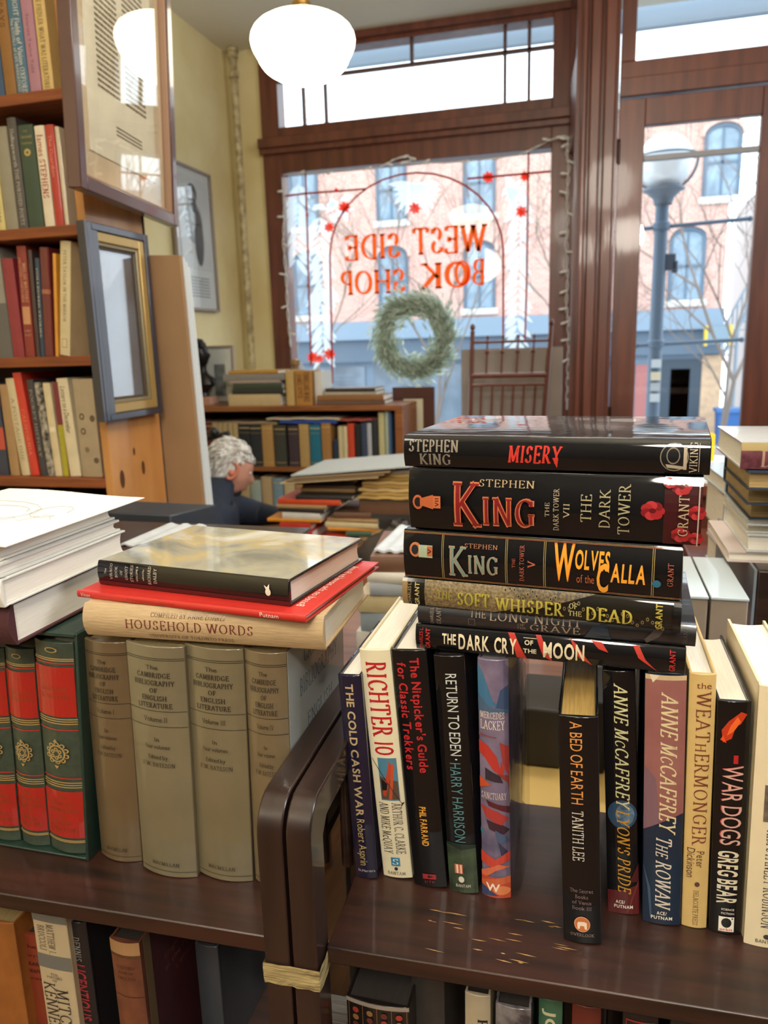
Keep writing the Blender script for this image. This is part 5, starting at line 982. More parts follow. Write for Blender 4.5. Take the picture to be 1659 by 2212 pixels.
# dark blue box in front
za4 = 1.165
c_ = [atZ(*p, za4) for p in ((244, 1122), (366, 1110), (464, 1088), (330, 1085))]
bx = thing('storage_box', 'dark blue-black square box behind the left pile of books', 'box', loc=(0, 0, 0))
x0_, x1_, y0b, y1b = -.82, atY(366, 1110, 1.17).x, 1.17, 1.5
cp = [Vector(c_[1]), Vector(c_[2])]
BX = mat('black_blue_box_card', '#252a33', .6, .1, .1, 30)
A_ = atZ(366, 1112, za4); B_ = atZ(464, 1090, za4); d_ = (B_-A_); Lf = Vector((-.3, .02, 0))
MB().prism([A_-Vector((0, 0, .36)), B_-Vector((0, 0, .36)), B_+Lf-Vector((0, 0, .36)), A_+Lf-Vector((0, 0, .36))], (0, 0, .34)).build('box_body', BX, bx, bevel=.003)
MB().prism([A_-Vector((-.003, .003, .06)), B_-Vector((-.003, 0, .06)), B_+Lf-Vector((.003, 0, .06)), A_+Lf-Vector((.003, .003, .06))], (0, 0, .06)).build('box_lid', BX, bx, bevel=.003)
# ================================================================== LOW BOOKCASE BY WINDOW
YL = 3.6; xl0, xl1 = XL+.005, atY(872, 930, YL).x; zl = 1.178
lc = thing('bookcase', 'low brown bookcase under the shop window packed with old books', 'bookcase', loc=(0, 0, 0))
HON = woodm('honey_brown_wood', '#9a6034', '#7c4824', .4, .2, 4, (1, 10, 10))
zsb = atY(640, 1008, YL+.02).z
MB().box((xl0, YL-.01, zl-.025), (xl1, YL+.3, zl)).build('top', HON, lc, bevel=.002)
MB().box((xl1-.04, YL-.01, .0), (xl1, YL+.3, zl-.025)).build('side_panel', HON, lc, bevel=.002); MB().box((xl0, YL, 0), (xl0+.02, YL+.3, zl-.025)).build('side_panel', HON, lc)
MB().box((xl0, YL+.28, 0), (xl1-.04, YL+.295, zl-.025)).build('back_panel', mat('dark_back_panel', '#2a1d16', .8), lc)
for z in (zsb, zsb-.3, .12): MB().box((xl0+.02, YL, z-.022), (xl1-.04, YL+.28, z)).build('shelf', HON, lc)
gname = 'old books on the low window bookcase'
def lrow(specs, z, py_b, y=YL+.02, group=gname):
    for label, pa, pb, ptop, c in specs:
        a = atY(pa, py_b, y).x; b = atY(pb, py_b, y).x; h = atY((pa+pb)/2, ptop, y).z-z
        its = None
        if pb-pa > 14: its = [('R', .08, .1, -.5, .5, '#c0a468'), ('R', .2, .205, -.5, .5, '#c0a468'), ('R', .9, .91, -.5, .5, '#c0a468')]
        bg(label, a, b, z, h, y, .15, cloth(c), its, 0, group)
sp = [('dark red book furthest left on the low window bookcase', 430, 446, 908, '#5a2820'), ('second dark red book on the low window bookcase', 447, 463, 912, '#6b2c22')]
for k in range(5): sp.append(('cream volume, %s of the five matching cream ones in the low bookcase' % ('first', 'second', 'third', 'fourth', 'fifth')[k], 464+11*k, 474+11*k, 914, '#b9a274'))
sp += [('black book, left of the pair in the low bookcase', 520, 544, 916, '#24262a'), ('black book, right of the pair in the low bookcase', 545, 568, 917, '#2a2c30'), ('tan vellum book right of the black pair', 569, 593, 917, '#b58c52'), ('dark olive book with a gold crest', 595, 620, 919, '#3f3e34'), ('dark purple-brown book beside the olive one', 626, 647, 919, '#43343c'), ('light tan book left of the teal one', 649, 670, 916, '#b8975e'), ('teal book between two tan ones in the low bookcase', 672, 695, 917, '#1f6e86'), ('tan book right of the teal one', 697, 717, 914, '#a87840'),
       ('small navy book left of the cream pair', 722, 730, 950, '#26344e'), ('small cream book, left of the cream pair', 733, 742, 921, '#cfbf94'), ('small cream book, right of the cream pair', 743, 752, 921, '#d6c79c'), ('bright orange-red book on the low window bookcase', 753, 767, 915, '#cf4526'), ('black book with gilt right of the orange-red one', 769, 780, 918, '#27211e'), ('slate blue book in the low bookcase', 782, 794, 914, '#39445c'), ('pale grey slim book in the low bookcase', 795, 804, 914, '#b5b8bc'), ('dark charcoal book near the right end of the low bookcase', 806, 818, 905, '#2c2d30'), ('tall pale yellow book near the right end of the low bookcase', 820, 832, 891, '#c6bd8a'), ('pale sage slim book near the right end of the low bookcase', 833, 841, 888, '#a9b29a'), ('slim blue book at the right end of the low bookcase', 842, 847, 888, '#4c6a9a')]
lrow(sp, zsb, 1000)
cols = ['#c9b68c', '#b9c4b0', '#8fb0b4', '#d0c29a', '#c8b080', '#a9b8b0', '#bda27a', '#7f9aa8', '#ccb88c', '#b08a5a']
lrow([('pale slim book, number %s from the left wall on the low bookcase second shelf' % n, 425+24*i, 447+24*i, 1030+4*(i % 3), cols[i % 10]) for i, n in enumerate(('one', 'two', 'three', 'four', 'five', 'six', 'seven', 'eight', 'nine', 'ten', 'eleven', 'twelve', 'thirteen', 'fourteen', 'fifteen', 'sixteen', 'seventeen'))], zsb-.3, 1110, group='books on the second shelf of the low bookcase')
# papers lying on the books
def flat(name, label, px0, px1, z, th, y, dep, col, cat='papers', sag=0, group=None, yaw=0, bevel=.001, pages=None):
    a = atY(px0, 950, y).x; b = atY(px1, 950, y).x; m = MB(); n = 10; vs = []; 
    for k in range(n+1):
        x = a+(b-a)*k/n; dz = sag*math.sin(k/n*3.1)+.002*math.sin(k*1.7)
        vs += [(x, y, z+dz), (x, y+dep, z+dz), (x, y+dep, z+th+dz), (x, y, z+th+dz)]
    fs = []
    for k in range(n):
        o = 4*k
        for j in range(4): fs.append((o+j, o+(j+1) % 4, o+4+(j+1) % 4, o+4+j))
    fs += [(0, 1, 2, 3), tuple(4*n+j for j in (3, 2, 1, 0))]
    c = Vector(((a+b)/2, y+dep/2, 0)); 
    if yaw:
        Mr = Matrix.Translation(c) @ Matrix.Rotation(yaw, 4, 'Z') @ Matrix.Translation(-c); vs = [Mr @ Vector(v) for v in vs]
    o = m.add(vs, fs).build(name, mat('paper_stock', col, .7, 0, .1, 30), None, bevel=bevel, smooth=True); return tag(o, label, cat, group)
zt1 = atY(640, 916, YL+.02).z
flat('folded_paper', 'brownish papers lying on the books at the left of the low bookcase', 428, 600, zt1-.002, .012, YL+.03, .2, '#a08a6c', sag=.002)
flat('blue_folder', 'blue folder lying on top of the books in the low bookcase', 606, 728, zt1+.003, .016, YL+.02, .2, '#2a4c9c', 'folder')
flat('loose_papers', 'cream papers lying over the blue folder', 578, 735, zt1+.021, .01, YL+.015, .2, '#c9ba9c', sag=.002)
flat('magazine_stack', 'thin red-edged magazines on the books right of the blue folder', 730, 815, zt1+.014, .012, YL+.02, .2, '#9c4a3c', 'magazines')
# on top of low bookcase
def pile(items, y, z0, label, group, cat='book', dep=.18, name='book', py=830):
    z = z0; n = len(items)
    for k, (px0, px1, th, c) in enumerate(items):
        a = atY(px0, py, y).x; b = atY(px1, py, y).x
        nm = ('lowest', 'second from the bottom', 'third from the bottom', 'fourth from the bottom', 'fifth from the bottom', 'sixth from the bottom', 'seventh from the bottom', 'eighth from the bottom', 'ninth from the bottom', 'tenth from the bottom', 'eleventh from the bottom', 'twelfth from the bottom', 'thirteenth from the bottom', 'fourteenth from the bottom')[k] if k < n-1 or n == 1 else 'topmost'
        cname, col = c
        lie('%s %s, %s' % (cname, label, nm), (a, y+random.uniform(-.006, .006)), (b, y+random.uniform(-.006, .006)), z, th-.0005, dep, paperj(col, .1), None, small=True, group=group, pages=PAGES_W, name=name); z += th
yt = YL+.06
pile([(492, 605, .058, ('thick cream', '#c8b184')), (500, 612, .026, ('black', '#2d2e2c')), (503, 610, .03, ('dark green', '#3c4638')), (498, 606, .014, ('dull pink', '#a8958a')), (484, 614, .034, ('grey', '#8a8480')), (497, 603, .018, ('ochre', '#b98a3a'))], yt, zl, 'book in the stack left of the tan books', 'stack on the left of the low bookcase')
pile([(682, 830, .02, ('dark brown', '#6b5446')), (684, 828, .028, ('brown', '#8d6238')), (700, 812, .016, ('pale', '#b9ac98')), (702, 810, .018, ('blackish', '#3c3630'))], yt, zl, 'book in the stack right of the white one', 'stack on the right of the low bookcase')
lrow([('tan book standing left of the ochre lettered one', 620, 637, 800, '#c9a868'), ], zl, 875, yt, 'standing books on top of the low bookcase')
a = atY(640, 875, yt).x; b = atY(675, 875, yt).x
bg('ochre book with large dark lettering standing on the low bookcase', a, b, zl, atY(660, 800, yt).z-zl, yt, .15, paperj('#b5813e'), [('L', 'FINNEGANS WAKE', 'serb', .06, .9, .2, .34, '#4a2c18'), ('L', 'JAMES JOYCE', 'serb', .1, .8, -.22, .3, '#4a2c18')], group='standing books on top of the low bookcase')
a = atY(677, 875, yt).x; b = atY(703, 875, yt+.06).x
bg('plain white book standing beside the ochre one', a, b, zl, atY(690, 802, yt).z-zl, yt+.03, .15, paperj('#d5d3cc', .03), group='standing books on top of the low bookcase')
p = atY(627, 790, yt+.1); kn_ = MB(); kn_.lathe([(.0005, 0), (.03, 0), (.03, .15), (.018, .16), (.018, .19), (.026, .2), (.026, .225), (.0005, .23)], (0, 0, 0), 20)
o = kn_.build('bottle', mat('brown_stoneware', '#8a6a40', .4, .3), None, smooth=True); o.location = (p.x-.01, yt+.2, zl); tag(o, 'small brown stoneware bottle behind the tan book', 'bottle')
# picture frame leaning right of low bookcase
q = [atY(*p, 3.92) for p in ((843, 838), (934, 838))]
z1f = q[0].z; x0f, x1f = q[0].x, q[1].x
fl = thing('leaning_frame', 'brown wooden frame with cream mat leaning right of the low bookcase', 'picture', loc=(0, 0, 0))
for a, b in (((x0f, z1f-.06), (x1f, z1f)), ((x0f, .861), (x0f+.06, z1f-.06)), ((x1f-.06, .861), (x1f, z1f-.06)), ((x0f+.06, .861), (x1f-.06, .92))): MB().box((a[0], 3.96, a[1]), (b[0], 3.985, b[1])).build('frame_moulding', mat('red_brown_moulding', '#4f2c20', .4), fl, bevel=.002)
MB().box((x0f+.05, 3.965, .9), (x1f-.05, 3.975, z1f-.05)).build('mat_board', mat('cream_mat', '#cfc3a4', .8), fl)
# bust and small frame
p = atY(425, 800, 3.7)
bp_ = Vector((p.x, 3.74, zl)); BRZ = mat('dark_bronze_bust', '#2a2624', .3, metal=.6, bump=.8, bscale=60, noise=.3)
bu = thing('bust', 'dark bronze portrait bust on a pinkish base, left on the low bookcase', 'sculpture', loc=bp_)
MB().box((-.055, -.05, 0), (.07, .05, .045)).build('plinth', mat('pink_marble', '#b98a72', .4, .2, .2, 30), bu, bevel=.003)
bb = MB(); bb.lathe([(.0005, .045), (.035, .046), (.03, .065), (.05, .085), (.075, .11), (.07, .14), (.04, .165), (.03, .19), (.034, .21)], (0, 0, 0), 22); sc_ = []
bb.v = [(x*1.1, y*.7, z) for x, y, z in bb.v]; bb.build('shoulders', BRZ, bu, smooth=True)
hd = MB(); hd.ball((0, 0, 0), .055, None, 14); vv = []
for x, y, z in hd.v:
    z *= 1.28; 
    if x > 0.02 and abs(y) < .03: x += .008*math.exp(-((z+.005)/.015)**2)*math.exp(-(y/.012)**2)*2.2; x += .004*math.exp(-((z+.045)/.012)**2); x -= .005*math.exp(-((z-.012)/.008)**2)
    vv.append((x*.95, y*.82, z+.265))
hd.v = vv; hd.build('head', BRZ, bu, smooth=True)
hh = MB(); rb_ = random.Random(6)
for k in range(46):
    a = rb_.uniform(0, 6.28); e = rb_.uniform(-.15, 1.5); x, y, z = .05*math.cos(a)*math.cos(e), .046*math.sin(a)*math.cos(e), .068*math.sin(e)
    if x > .03 and z < .025: continue
    hh.ball((x-.004, y, z+.27), rb_.uniform(.009, .016), None, 5)
hh.build('curly_hair', BRZ, bu, smooth=True)
sf = [atY(*p, 3.82) for p in ((432, 748), (500, 752), (490, 878))]
framed('small_framed_photograph', 'small pale framed photograph behind the bronze bust', ((sf[0].x, 3.85, sf[0].z), (sf[1].x, 3.85, sf[0].z), (sf[1].x, 3.84, zl+.001), (sf[0].x, 3.84, zl+.001)), (.012,), (mat('grey_brown_moulding', '#8d7f74', .4),), depth=.015, content=lambda r, i, W, H, bo: MB().box((W*.35, -.0085, H*.12), (W*.7, -.006, H*.68)).build('photograph', mat('grey_photograph', '#8a9090', .6, 0, .5, 25), r), cmat=mat('pale_mat_board', '#cfd3cd', .8))
# ================================================================== CENTRAL DESK AND PILES
WD = woodm('desk_wood', '#8c5a34', '#6e4426', .45, .1, 4, (1, 10, 10))
DZ = .74
dk = thing('desk', 'wooden desk buried under piles of books and folders', 'desk', loc=(0, 0, 0))
MB().box((-1.13, 2.15, DZ-.03), (-.15, 3.05, DZ)).build('desk_top', WD, dk, bevel=.003)
for x in (-1.11, -.22):
    for y in (2.18, 2.98): MB().box((x, y, 0), (x+.05, y+.05, DZ-.03)).build('leg', WD, dk, bevel=.002)
yd = 2.45
def dp(items, y, z0, label, group, dep=.2, cat='book', name='book', py=1080, tilt=0): pile(items, y, z0, label, group, cat, dep, name, py)
RD, OR, YL_, TN, DB, BK, GN, CR_, BL_, WH = ('red', '#b8301e'), ('orange-red', '#cf4a20'), ('amber', '#d88a20'), ('tan', '#a8875a'), ('brown', '#6b4a34'), ('black', '#2a2826'), ('dark green', '#3a5a48'), ('cream', '#cdbb8e'), ('dark blue', '#34465c'), ('white', '#d9d3c4')
z_at = lambda py, y: atY(700, py, y).z
dp([(606, 690, .03, GN), (598, 690, .02, OR), (602, 672, .036, RD), (602, 668, .03, RD), (576, 690, .012, YL_), (608, 690, .024, WH), (600, 700, .014, BK), (598, 706, .014, TN), (600, 735, .02, OR), (640, 760, .014, BK)], yd, DZ+.0, 'book in the left red pile on the desk', 'left pile of books on the desk', dep=.22)
dp([(702, 800, .03, TN), (700, 752, .034, OR), (745, 800, .018, GN), (705, 810, .012, YL_), (700, 815, .02, CR_), (705, 815, .014, TN), (720, 800, .022, DB)], yd+.03, DZ, 'book in the middle pile on the desk', 'middle pile of books on the desk', dep=.22)
zf = DZ+.152
fold = [('#c8a25a', 770, 905), ('#b8924c', 775, 900), ('#d0b070', 772, 905), ('#b58c48', 780, 908), ('#c9a868', 776, 905), ('#a8843c', 785, 900), ('#c0a060', 782, 906), ('#b8b0a0', 770, 895)]
zt_ = DZ+.151
for k, (c, a, b) in enumerate(fold): 
    flat('manila_folder', 'manila folder, %s from the bottom of the right desk pile' % ('first', 'second', 'third', 'fourth', 'fifth', 'sixth', 'seventh', 'eighth')[k], a, b, zt_+.013*k+.05, .011, yd+.02, .24, c, 'folder', .001, 'manila folders on the desk', yaw=.05*math.sin(k*2))
dp([(770, 890, .05, DB), (775, 880, .04, TN), (780, 890, .055, BK), (775, 885, .054, DB)], yd+.04, DZ, 'book under the manila folders', 'books under the folders', dep=.22)
dp([(650, 768, .014, TN), (655, 770, .012, DB), (640, 765, .014, BK), (650, 775, .012, TN)], yd+.05, DZ+.216, 'thin folder above the left piles', 'folders bridging the desk piles', dep=.25, name='folder')
# large tilted sheet on top
A1, A2, A3, A4 = atY(618, 1022, 2.42), atY(880, 1003, 2.42), atY(905, 980, 2.75), atY(700, 1000, 2.75)
A1 = Vector((atY(628, 1022, 2.42).x, 2.42, DZ+.285)); A2 = Vector((atY(905, 1000, 2.42).x, 2.42, DZ+.325)); A3 = A2+Vector((0, .36, .0)); A4 = A1+Vector((.0, .36, .0))
tag(MB().prism([A1, A2, A3, A4], (0, 0, .005)).build('large_sheet', mat('pale_blue_card', '#b5bab8', .6), None), 'large pale sheet lying tilted across the desk piles', 'paper')
for k in range(3):
    s = Vector((-.02*k, -.004*k, -.009-.009*k)); tag(MB().prism([A1+s, A2+s*1.0+Vector((-.1, 0, -.012)), A3+s+Vector((-.1, 0, -.012)), A4+s], (0, 0, .004)).build('brown_paper', mat('brown_paper', ('#a58a64', '#8d7250', '#b59c74')[k], .8), None), ('brown paper just beneath the large pale sheet', 'darker brown paper, second beneath the large pale sheet', 'light brown paper, third beneath the large pale sheet')[k], 'paper', 'papers under the large sheet')
cr = MB(); rc = random.Random(5); n = 14; vs = []
for j in range(n+1):
    for i in range(n+1):
        u, v = i/n, j/n; r = .09*math.sin(math.pi*min(v+.12, 1))+.02; a = u*6.283
        vs.append((.13*math.cos(a)*(r/.1)+rc.uniform(-.008, .008), .08*math.sin(a)*(r/.1)+rc.uniform(-.008, .008), v*.17+rc.uniform(-.005, .005)))
fs = [(j*(n+1)+i, j*(n+1)+i+1, (j+1)*(n+1)+i+1, (j+1)*(n+1)+i) for j in range(n) for i in range(n)]+[tuple(range(n))]
cr.add(vs, fs); o = cr.build('bag', mat('dark_crumpled_fabric', '#4a423c', .6, 0, .4, 20), None, smooth=True); o.location = (atY(862, 1130, 2.3).x, 2.3, DZ); tag(o, 'dark crumpled bag at the right edge of the desk', 'bag')
# nearer table with pale books between the carts and desk
nt_ = thing('table', 'low table carrying pale books behind the dark bookcases', 'table', loc=(0, 0, 0))
MB().box((-.75, 1.25, .80), (.12, 1.85, .83)).build('table_top', WD, nt_, bevel=.003)
for x in (-.73, .06):
    for y in (1.27, 1.79): MB().box((x, y, 0), (x+.04, y+.04, .80)).build('leg', WD, nt_)
pile([(770, 880, .05, CR_), (765, 885, .045, WH), (775, 880, .04, ('pale blue', '#9aa6ac')), (772, 882, .036, CR_), (800, 880, .025, ('light grey', '#a9adb0')), (795, 878, .02, WH), (803, 875, .03, DB)], 1.3, .83, 'book in the pale pile left of the black stack', 'pale books on the low table', py=1250, dep=.2)
flat('envelope', 'white envelope leaning on the pale pile', 800, 875, 1.077, .006, 1.32, .2, '#c5ccd4', 'paper')
pile([(560, 660, .05, WH), (570, 670, .05, CR_), (565, 660, .05, ('grey', '#b0b4b8')), (230, 330, .0, WH)][:3], 1.3, .83, 'book behind the ghost book pile', 'books behind the left pile', py=1150, dep=.2)
o = flat('paper_sheet', 'pale sheet behind the ghost story book, left', 236, 330, 1.165, .004, .98, .14, '#b6bcc2', 'paper')
sp_ = thing('bookstand', 'short dark bookcase standing behind the left book pile', 'bookcase', loc=(0, 0, 0))
MB().box((-1.0, .95, 0), (-.45, 1.13, 1.16)).build('body', DARKWOOD, sp_, bevel=.003); MB().box((-1.01, .94, 1.16), (-.44, 1.14, 1.1649)).build('top', DARKWOOD, sp_)
# pieces seen through the gap in the right row
yl = MB().box((-.16, .86, .828), (.035, 1.1, .86)).build('yellow_folder', mat('yellow_card', '#c9a860', .7), None); tag(yl, 'yellow-tan folder seen through the gap behind the shelf', 'folder')
tag(MB().box((-.3, .84, 0), (.04, 1.2, .828)).build('cabinet', mat('dark_cabinet_paint', '#25201e', .6), None, bevel=.003), 'low dark cabinet behind the right bookcase', 'cabinet')
wb = MB(); wb.box((-.18, 1.16, 1.0), (.038, 1.2, 1.022)); wb.box((-.18, 1.16, .828), (-.165, 1.2, 1.0)); wb.box((.023, 1.16, .828), (.038, 1.2, 1.0)); tag(wb.build('letter_tray', mat('pale_blue_metal', '#9fb0be', .4), None, bevel=.002), 'pale metal rail seen through the gap between standing books', 'rail')
db = MB()
for k, (x, w_, c) in enumerate(((-.16, .07, '#2b2725'), (-.085, .06, '#34302c'), (-.02, .055, '#221f1e'))):
    bx_ = MB().box((x, 1.0, .861), (x+w_*.95, 1.12, .93+.02*k)).build('dark_box', mat('dark_box_card', c, .6), None, bevel=.004); tag(bx_, ('dark box left in the gap behind the row', 'dark box in the centre of the gap behind the row', 'dark box right in the gap behind the row')[k], 'box', 'dark boxes in the gap')
# ================================================================== PERSON
pc_ = atY(497, 1015, 2.7)
pr = thing('person', 'person with white hair in a dark navy jacket bending over the desk', 'person', loc=(0, 0, 0))
HC = Vector((pc_.x-.015, 2.72, 1.0))
def skin(name, joints, bones, m, par, sub=2, root=0):
    me = bpy.data.meshes.new(name); me.from_pydata([j[0] for j in joints], bones, []); o = bpy.data.objects.new(name, me); COL.objects.link(o)
    sk = o.modifiers.new('skin', 'SKIN'); sk.use_smooth_shade = True
    lay = me.skin_vertices[0] if len(me.skin_vertices) else None
    if lay is None:
        bm = bmesh.new(); bm.from_mesh(me); bm.verts.layers.skin.verify(); bm.to_mesh(me); bm.free(); lay = me.skin_vertices[0]
    for i, j in enumerate(joints):
        r = j[1]; lay.data[i].radius = r if isinstance(r, tuple) else (r, r)
    lay.data[root].use_root = True
    s = o.modifiers.new('sub', 'SUBSURF'); s.levels = sub; s.render_levels = sub
    me.materials.append(m); o.parent = par; return o
SK = mat('skin', '#d59a80', .5, 0, .1, 40); NAVY = mat('navy_jacket_fabric', '#232c3d', .75, 0, .2, 60, .2, 200)
hx, hy, hz = HC
f_ = Vector((.75, .25, -.55)).normalized()      # facing: to the right, down
# one continuous body: pelvis root, spine, neck, arms to wrists, legs
J = [((hx-.16, 2.50, .47), (.15, .17)), ((hx-.14, 2.52, .64), (.15, .18)), ((hx-.06, 2.55, .80), (.135, .18)), ((hx-.02, 2.60, .89), (.085, .12)), ((hx-.01, 2.66, .94), (.055, .055)), ((hx+.0, 2.69, .975), (.05, .05)),
     ((hx+.04, 2.42, .815), (.085, .09)), ((hx+.13, 2.37, .74), (.058, .06)), ((hx+.20, 2.46, .775), (.04, .04)), ((hx+.25, 2.50, .785), (.028, .026)),
     ((hx-.06, 2.80, .82), (.075, .08)), ((hx+.04, 2.90, .775), (.055, .055)), ((hx+.14, 2.84, .785), (.04, .04)), ((hx+.2, 2.8, .787), (.028, .026)),
     ((hx-.06, 2.42, .46), (.09, .09)), ((hx+.24, 2.40, .48), (.065, .07)), ((hx+.20, 2.40, .12), (.045, .045)), ((hx+.30, 2.40, .05), (.04, .035)),
     ((hx-.08, 2.62, .46), (.09, .09)), ((hx+.24, 2.64, .48), (.065, .07)), ((hx+.20, 2.64, .12), (.045, .045)), ((hx+.30, 2.64, .05), (.04, .035))]
Bn = [(0, 1), (1, 2), (2, 3), (3, 4), (4, 5), (2, 6), (6, 7), (7, 8), (8, 9), (2, 10), (10, 11), (11, 12), (12, 13), (0, 14), (14, 15), (15, 16), (16, 17), (0, 18), (18, 19), (19, 20), (20, 21)]
skin('clothed_body', J, Bn, NAVY, pr)
# head
hm = MB(); hm.ball((0, 0, 0), .085, None, 22); vv = []
for x, y, z in hm.v:      # local +x is the face direction
    X_, Y_, Z_ = x*1.12, y*.9, z*1.3
    if X_ > 0:
        X_ += .022*math.exp(-(Y_/.013)**2)*math.exp(-((Z_+.012)/.018)**2); X_ -= .01*math.exp(-((Z_-.018)/.01)**2)*math.exp(-((abs(Y_)-.032)/.016)**2); X_ += .006*math.exp(-((Z_+.05)/.007)**2)*math.exp(-(Y_/.025)**2); X_ += .008*math.exp(-((Z_+.09)/.014)**2)*math.exp(-(Y_/.03)**2)
    if Z_ < -.04: X_ = X_*1.0+.008; Y_ *= .88
    vv.append((X_, Y_, Z_))
hm.v = vv
Zh = Vector((.38, .25, .9)).normalized(); Xh = (Vector((.66, .52, -.5))); Xh = (Xh-Zh*Xh.dot(Zh)).normalized(); HM = frameM(HC, Xh, Zh.cross(Xh), Zh)
hd_ = hm.build('head', SK, pr, M=HM, smooth=True)
for s in (-1, 1):
    e = MB(); e.tube([(.022*math.sin(R(a))-.008, s*(.083+.004*math.sin(R(a))), .003+.032*math.cos(R(a))) for a in range(-20, 210, 22)], .0075, 8); e.ball((-.004, s*.077, -.005), .016, None, 8); e.build('ear', mat('reddish_ear_skin', '#cf7f64', .5), hd_, smooth=True)
    MB().ball((.074, s*.03, .018), .0095, None, 8).build('eye', mat('eye_white', '#e6e2dc', .2), hd_, smooth=True)
ml = MB(); ml.tube([(.094, y*.022, -.052-.002*y*y) for y in (-1, -.5, 0, .5, 1)], [.002, .0035, .004, .0035, .002], 6); ml.build('lips', mat('lip_skin', '#b06a5c', .5), hd_, smooth=True)
# hair: a cap shell plus many locks
hr = MB(); rh = random.Random(12)
cap = MB(); cap.ball((0, 0, 0), .0905, None, 20); keep = []
vs_ = [(x*1.1-.006, y*.94, z*1.28+.006) for x, y, z in cap.v]
fs_ = [f for f in cap.f if all((vs_[i][2] > .055 or vs_[i][0] < .01+.35*vs_[i][2]) and vs_[i][2] > -.065 for i in f)]
cap.v = vs_; cap.f = fs_; cap.m = []
HAIR = mat('white_grey_hair', '#e6e3dd', .6, 0, .4, 60, .5, 200, col2='#aaa298', stretch=(1, 1, .25)); hp = cap.build('hair', HAIR, hd_, smooth=True)
lk = MB()
for k in range(420):
    a = rh.uniform(0, 6.283); z = rh.uniform(-.55, .98); r = math.sqrt(max(0, 1-z*z)); P = Vector((.096*r*math.cos(a)-.006, .082*r*math.sin(a), .112*z+.006))
    if P.x > .015+.35*P.z and P.z < .06: continue
    if abs(P.z) < .045 and P.x > -.03 and abs(P.y) > .05: continue
    N = P.normalized(); T = Vector((-.5, rh.uniform(-.7, .7), -.9 if P.z < .06 else rh.uniform(-.8, .2))); T = (T-N*T.dot(N)).normalized(); l = rh.uniform(.018, .04)
    lk.tube([P, P+T*l*.5+N*.007, P+T*l+N*rh.uniform(.0, .01)], [.0035, .004, .0008], 5, caps=False)
lk.build('hair_locks', mat('white_grey_hair_locks', '#eceae5', .6, 0, .4, 30, col2='#b5ada3'), hp, smooth=True)
# collar
co = MB(); pts = [Vector((hx-.02, 2.655, .93))+Vector((.075*math.cos(R(a))-.02*0, .085*math.sin(R(a)), .035*(-math.cos(R(a))))) for a in range(40, 330, 20)]
co.tube(pts, [.016]*len(pts), 8); co.build('jacket_collar', mat('dark_collar', '#1b212e', .8), pr, smooth=True)
# hands
for s, wr, dirv in ((-1, Vector((hx+.25, 2.50, .785)), Vector((.6, .6, -.12))), (1, Vector((hx+.2, 2.8, .785)), Vector((.95, -.2, -.05)))):
    d = dirv.normalized(); sd = Vector((-d.y, d.x, 0)).normalized()*s; up = Vector((0, 0, 1))
    JJ = [(wr, (.022, .02)), (wr+d*.045, (.032, .014)), (wr+d*.08, (.034, .012))]; BB = [(0, 1), (1, 2)]
    for k, (o_, l) in enumerate(((-.027, .06), (-.009, .072), (.009, .078), (.027, .07))):
        b0 = len(JJ); base = wr+d*.09+sd*-o_
        JJ += [(base, (.009, .009)), (base+d*l*.5+up*.006, (.0085, .0085)), (base+d*l*.9-up*.008, (.007, .007))]; BB += [(2, b0), (b0, b0+1), (b0+1, b0+2)]
    b0 = len(JJ); base = wr+d*.035-sd*-.03; JJ += [(base, (.012, .012)), (base+d*.03-sd*-.018, (.0095, .0095)), (base+d*.055-sd*-.02-up*.004, (.008, .008))]; BB += [(1, b0), (b0, b0+1), (b0+1, b0+2)]
    skin('hand', [(tuple(a), b) for a, b in JJ], BB, SK, pr, 1)
# seat
se = thing('stool', 'plain wooden stool under the bending person', 'stool', loc=(hx-.12, 2.52, 0))
MB().lathe([(.0005, .33), (.19, .33), (.2, .34), (.2, .355), (.19, .362), (.0005, .362)], (0, 0, 0), 28).build('seat', WD, se, smooth=True)
for a in (45, 135, 225, 315): MB().tube([(.16*math.cos(R(a)), .16*math.sin(R(a)), 0), (.12*math.cos(R(a)), .12*math.sin(R(a)), .33)], .015, 8).build('leg', WD, se, smooth=True)
# desk lamp clamp behind head
p = atY(458, 945, 2.95); cl_ = MB(); cl_.tube([(p.x-.09, 2.97, DZ+.0), (p.x-.07, 2.97, p.z-.04), (p.x-.01, 2.97, p.z+.01), (p.x+.05, 2.97, p.z)], .009, 8); cl_.ball((p.x, 2.97, p.z+.02), .022, None, 8); cl_.tube([(p.x-.11, 2.97, p.z-.02), (p.x+.07, 2.97, p.z+.015)], .012, 8)
cl_.lathe([(.0005, DZ), (.05, DZ), (.05, DZ+.012), (.0005, DZ+.014)], (p.x-.09, 2.97, 0), 18); tag(cl_.build('desk_lamp', mat('black_metal', '#1f1f22', .4), None, smooth=True), 'black jointed desk lamp arm behind the white-haired head', 'lamp')
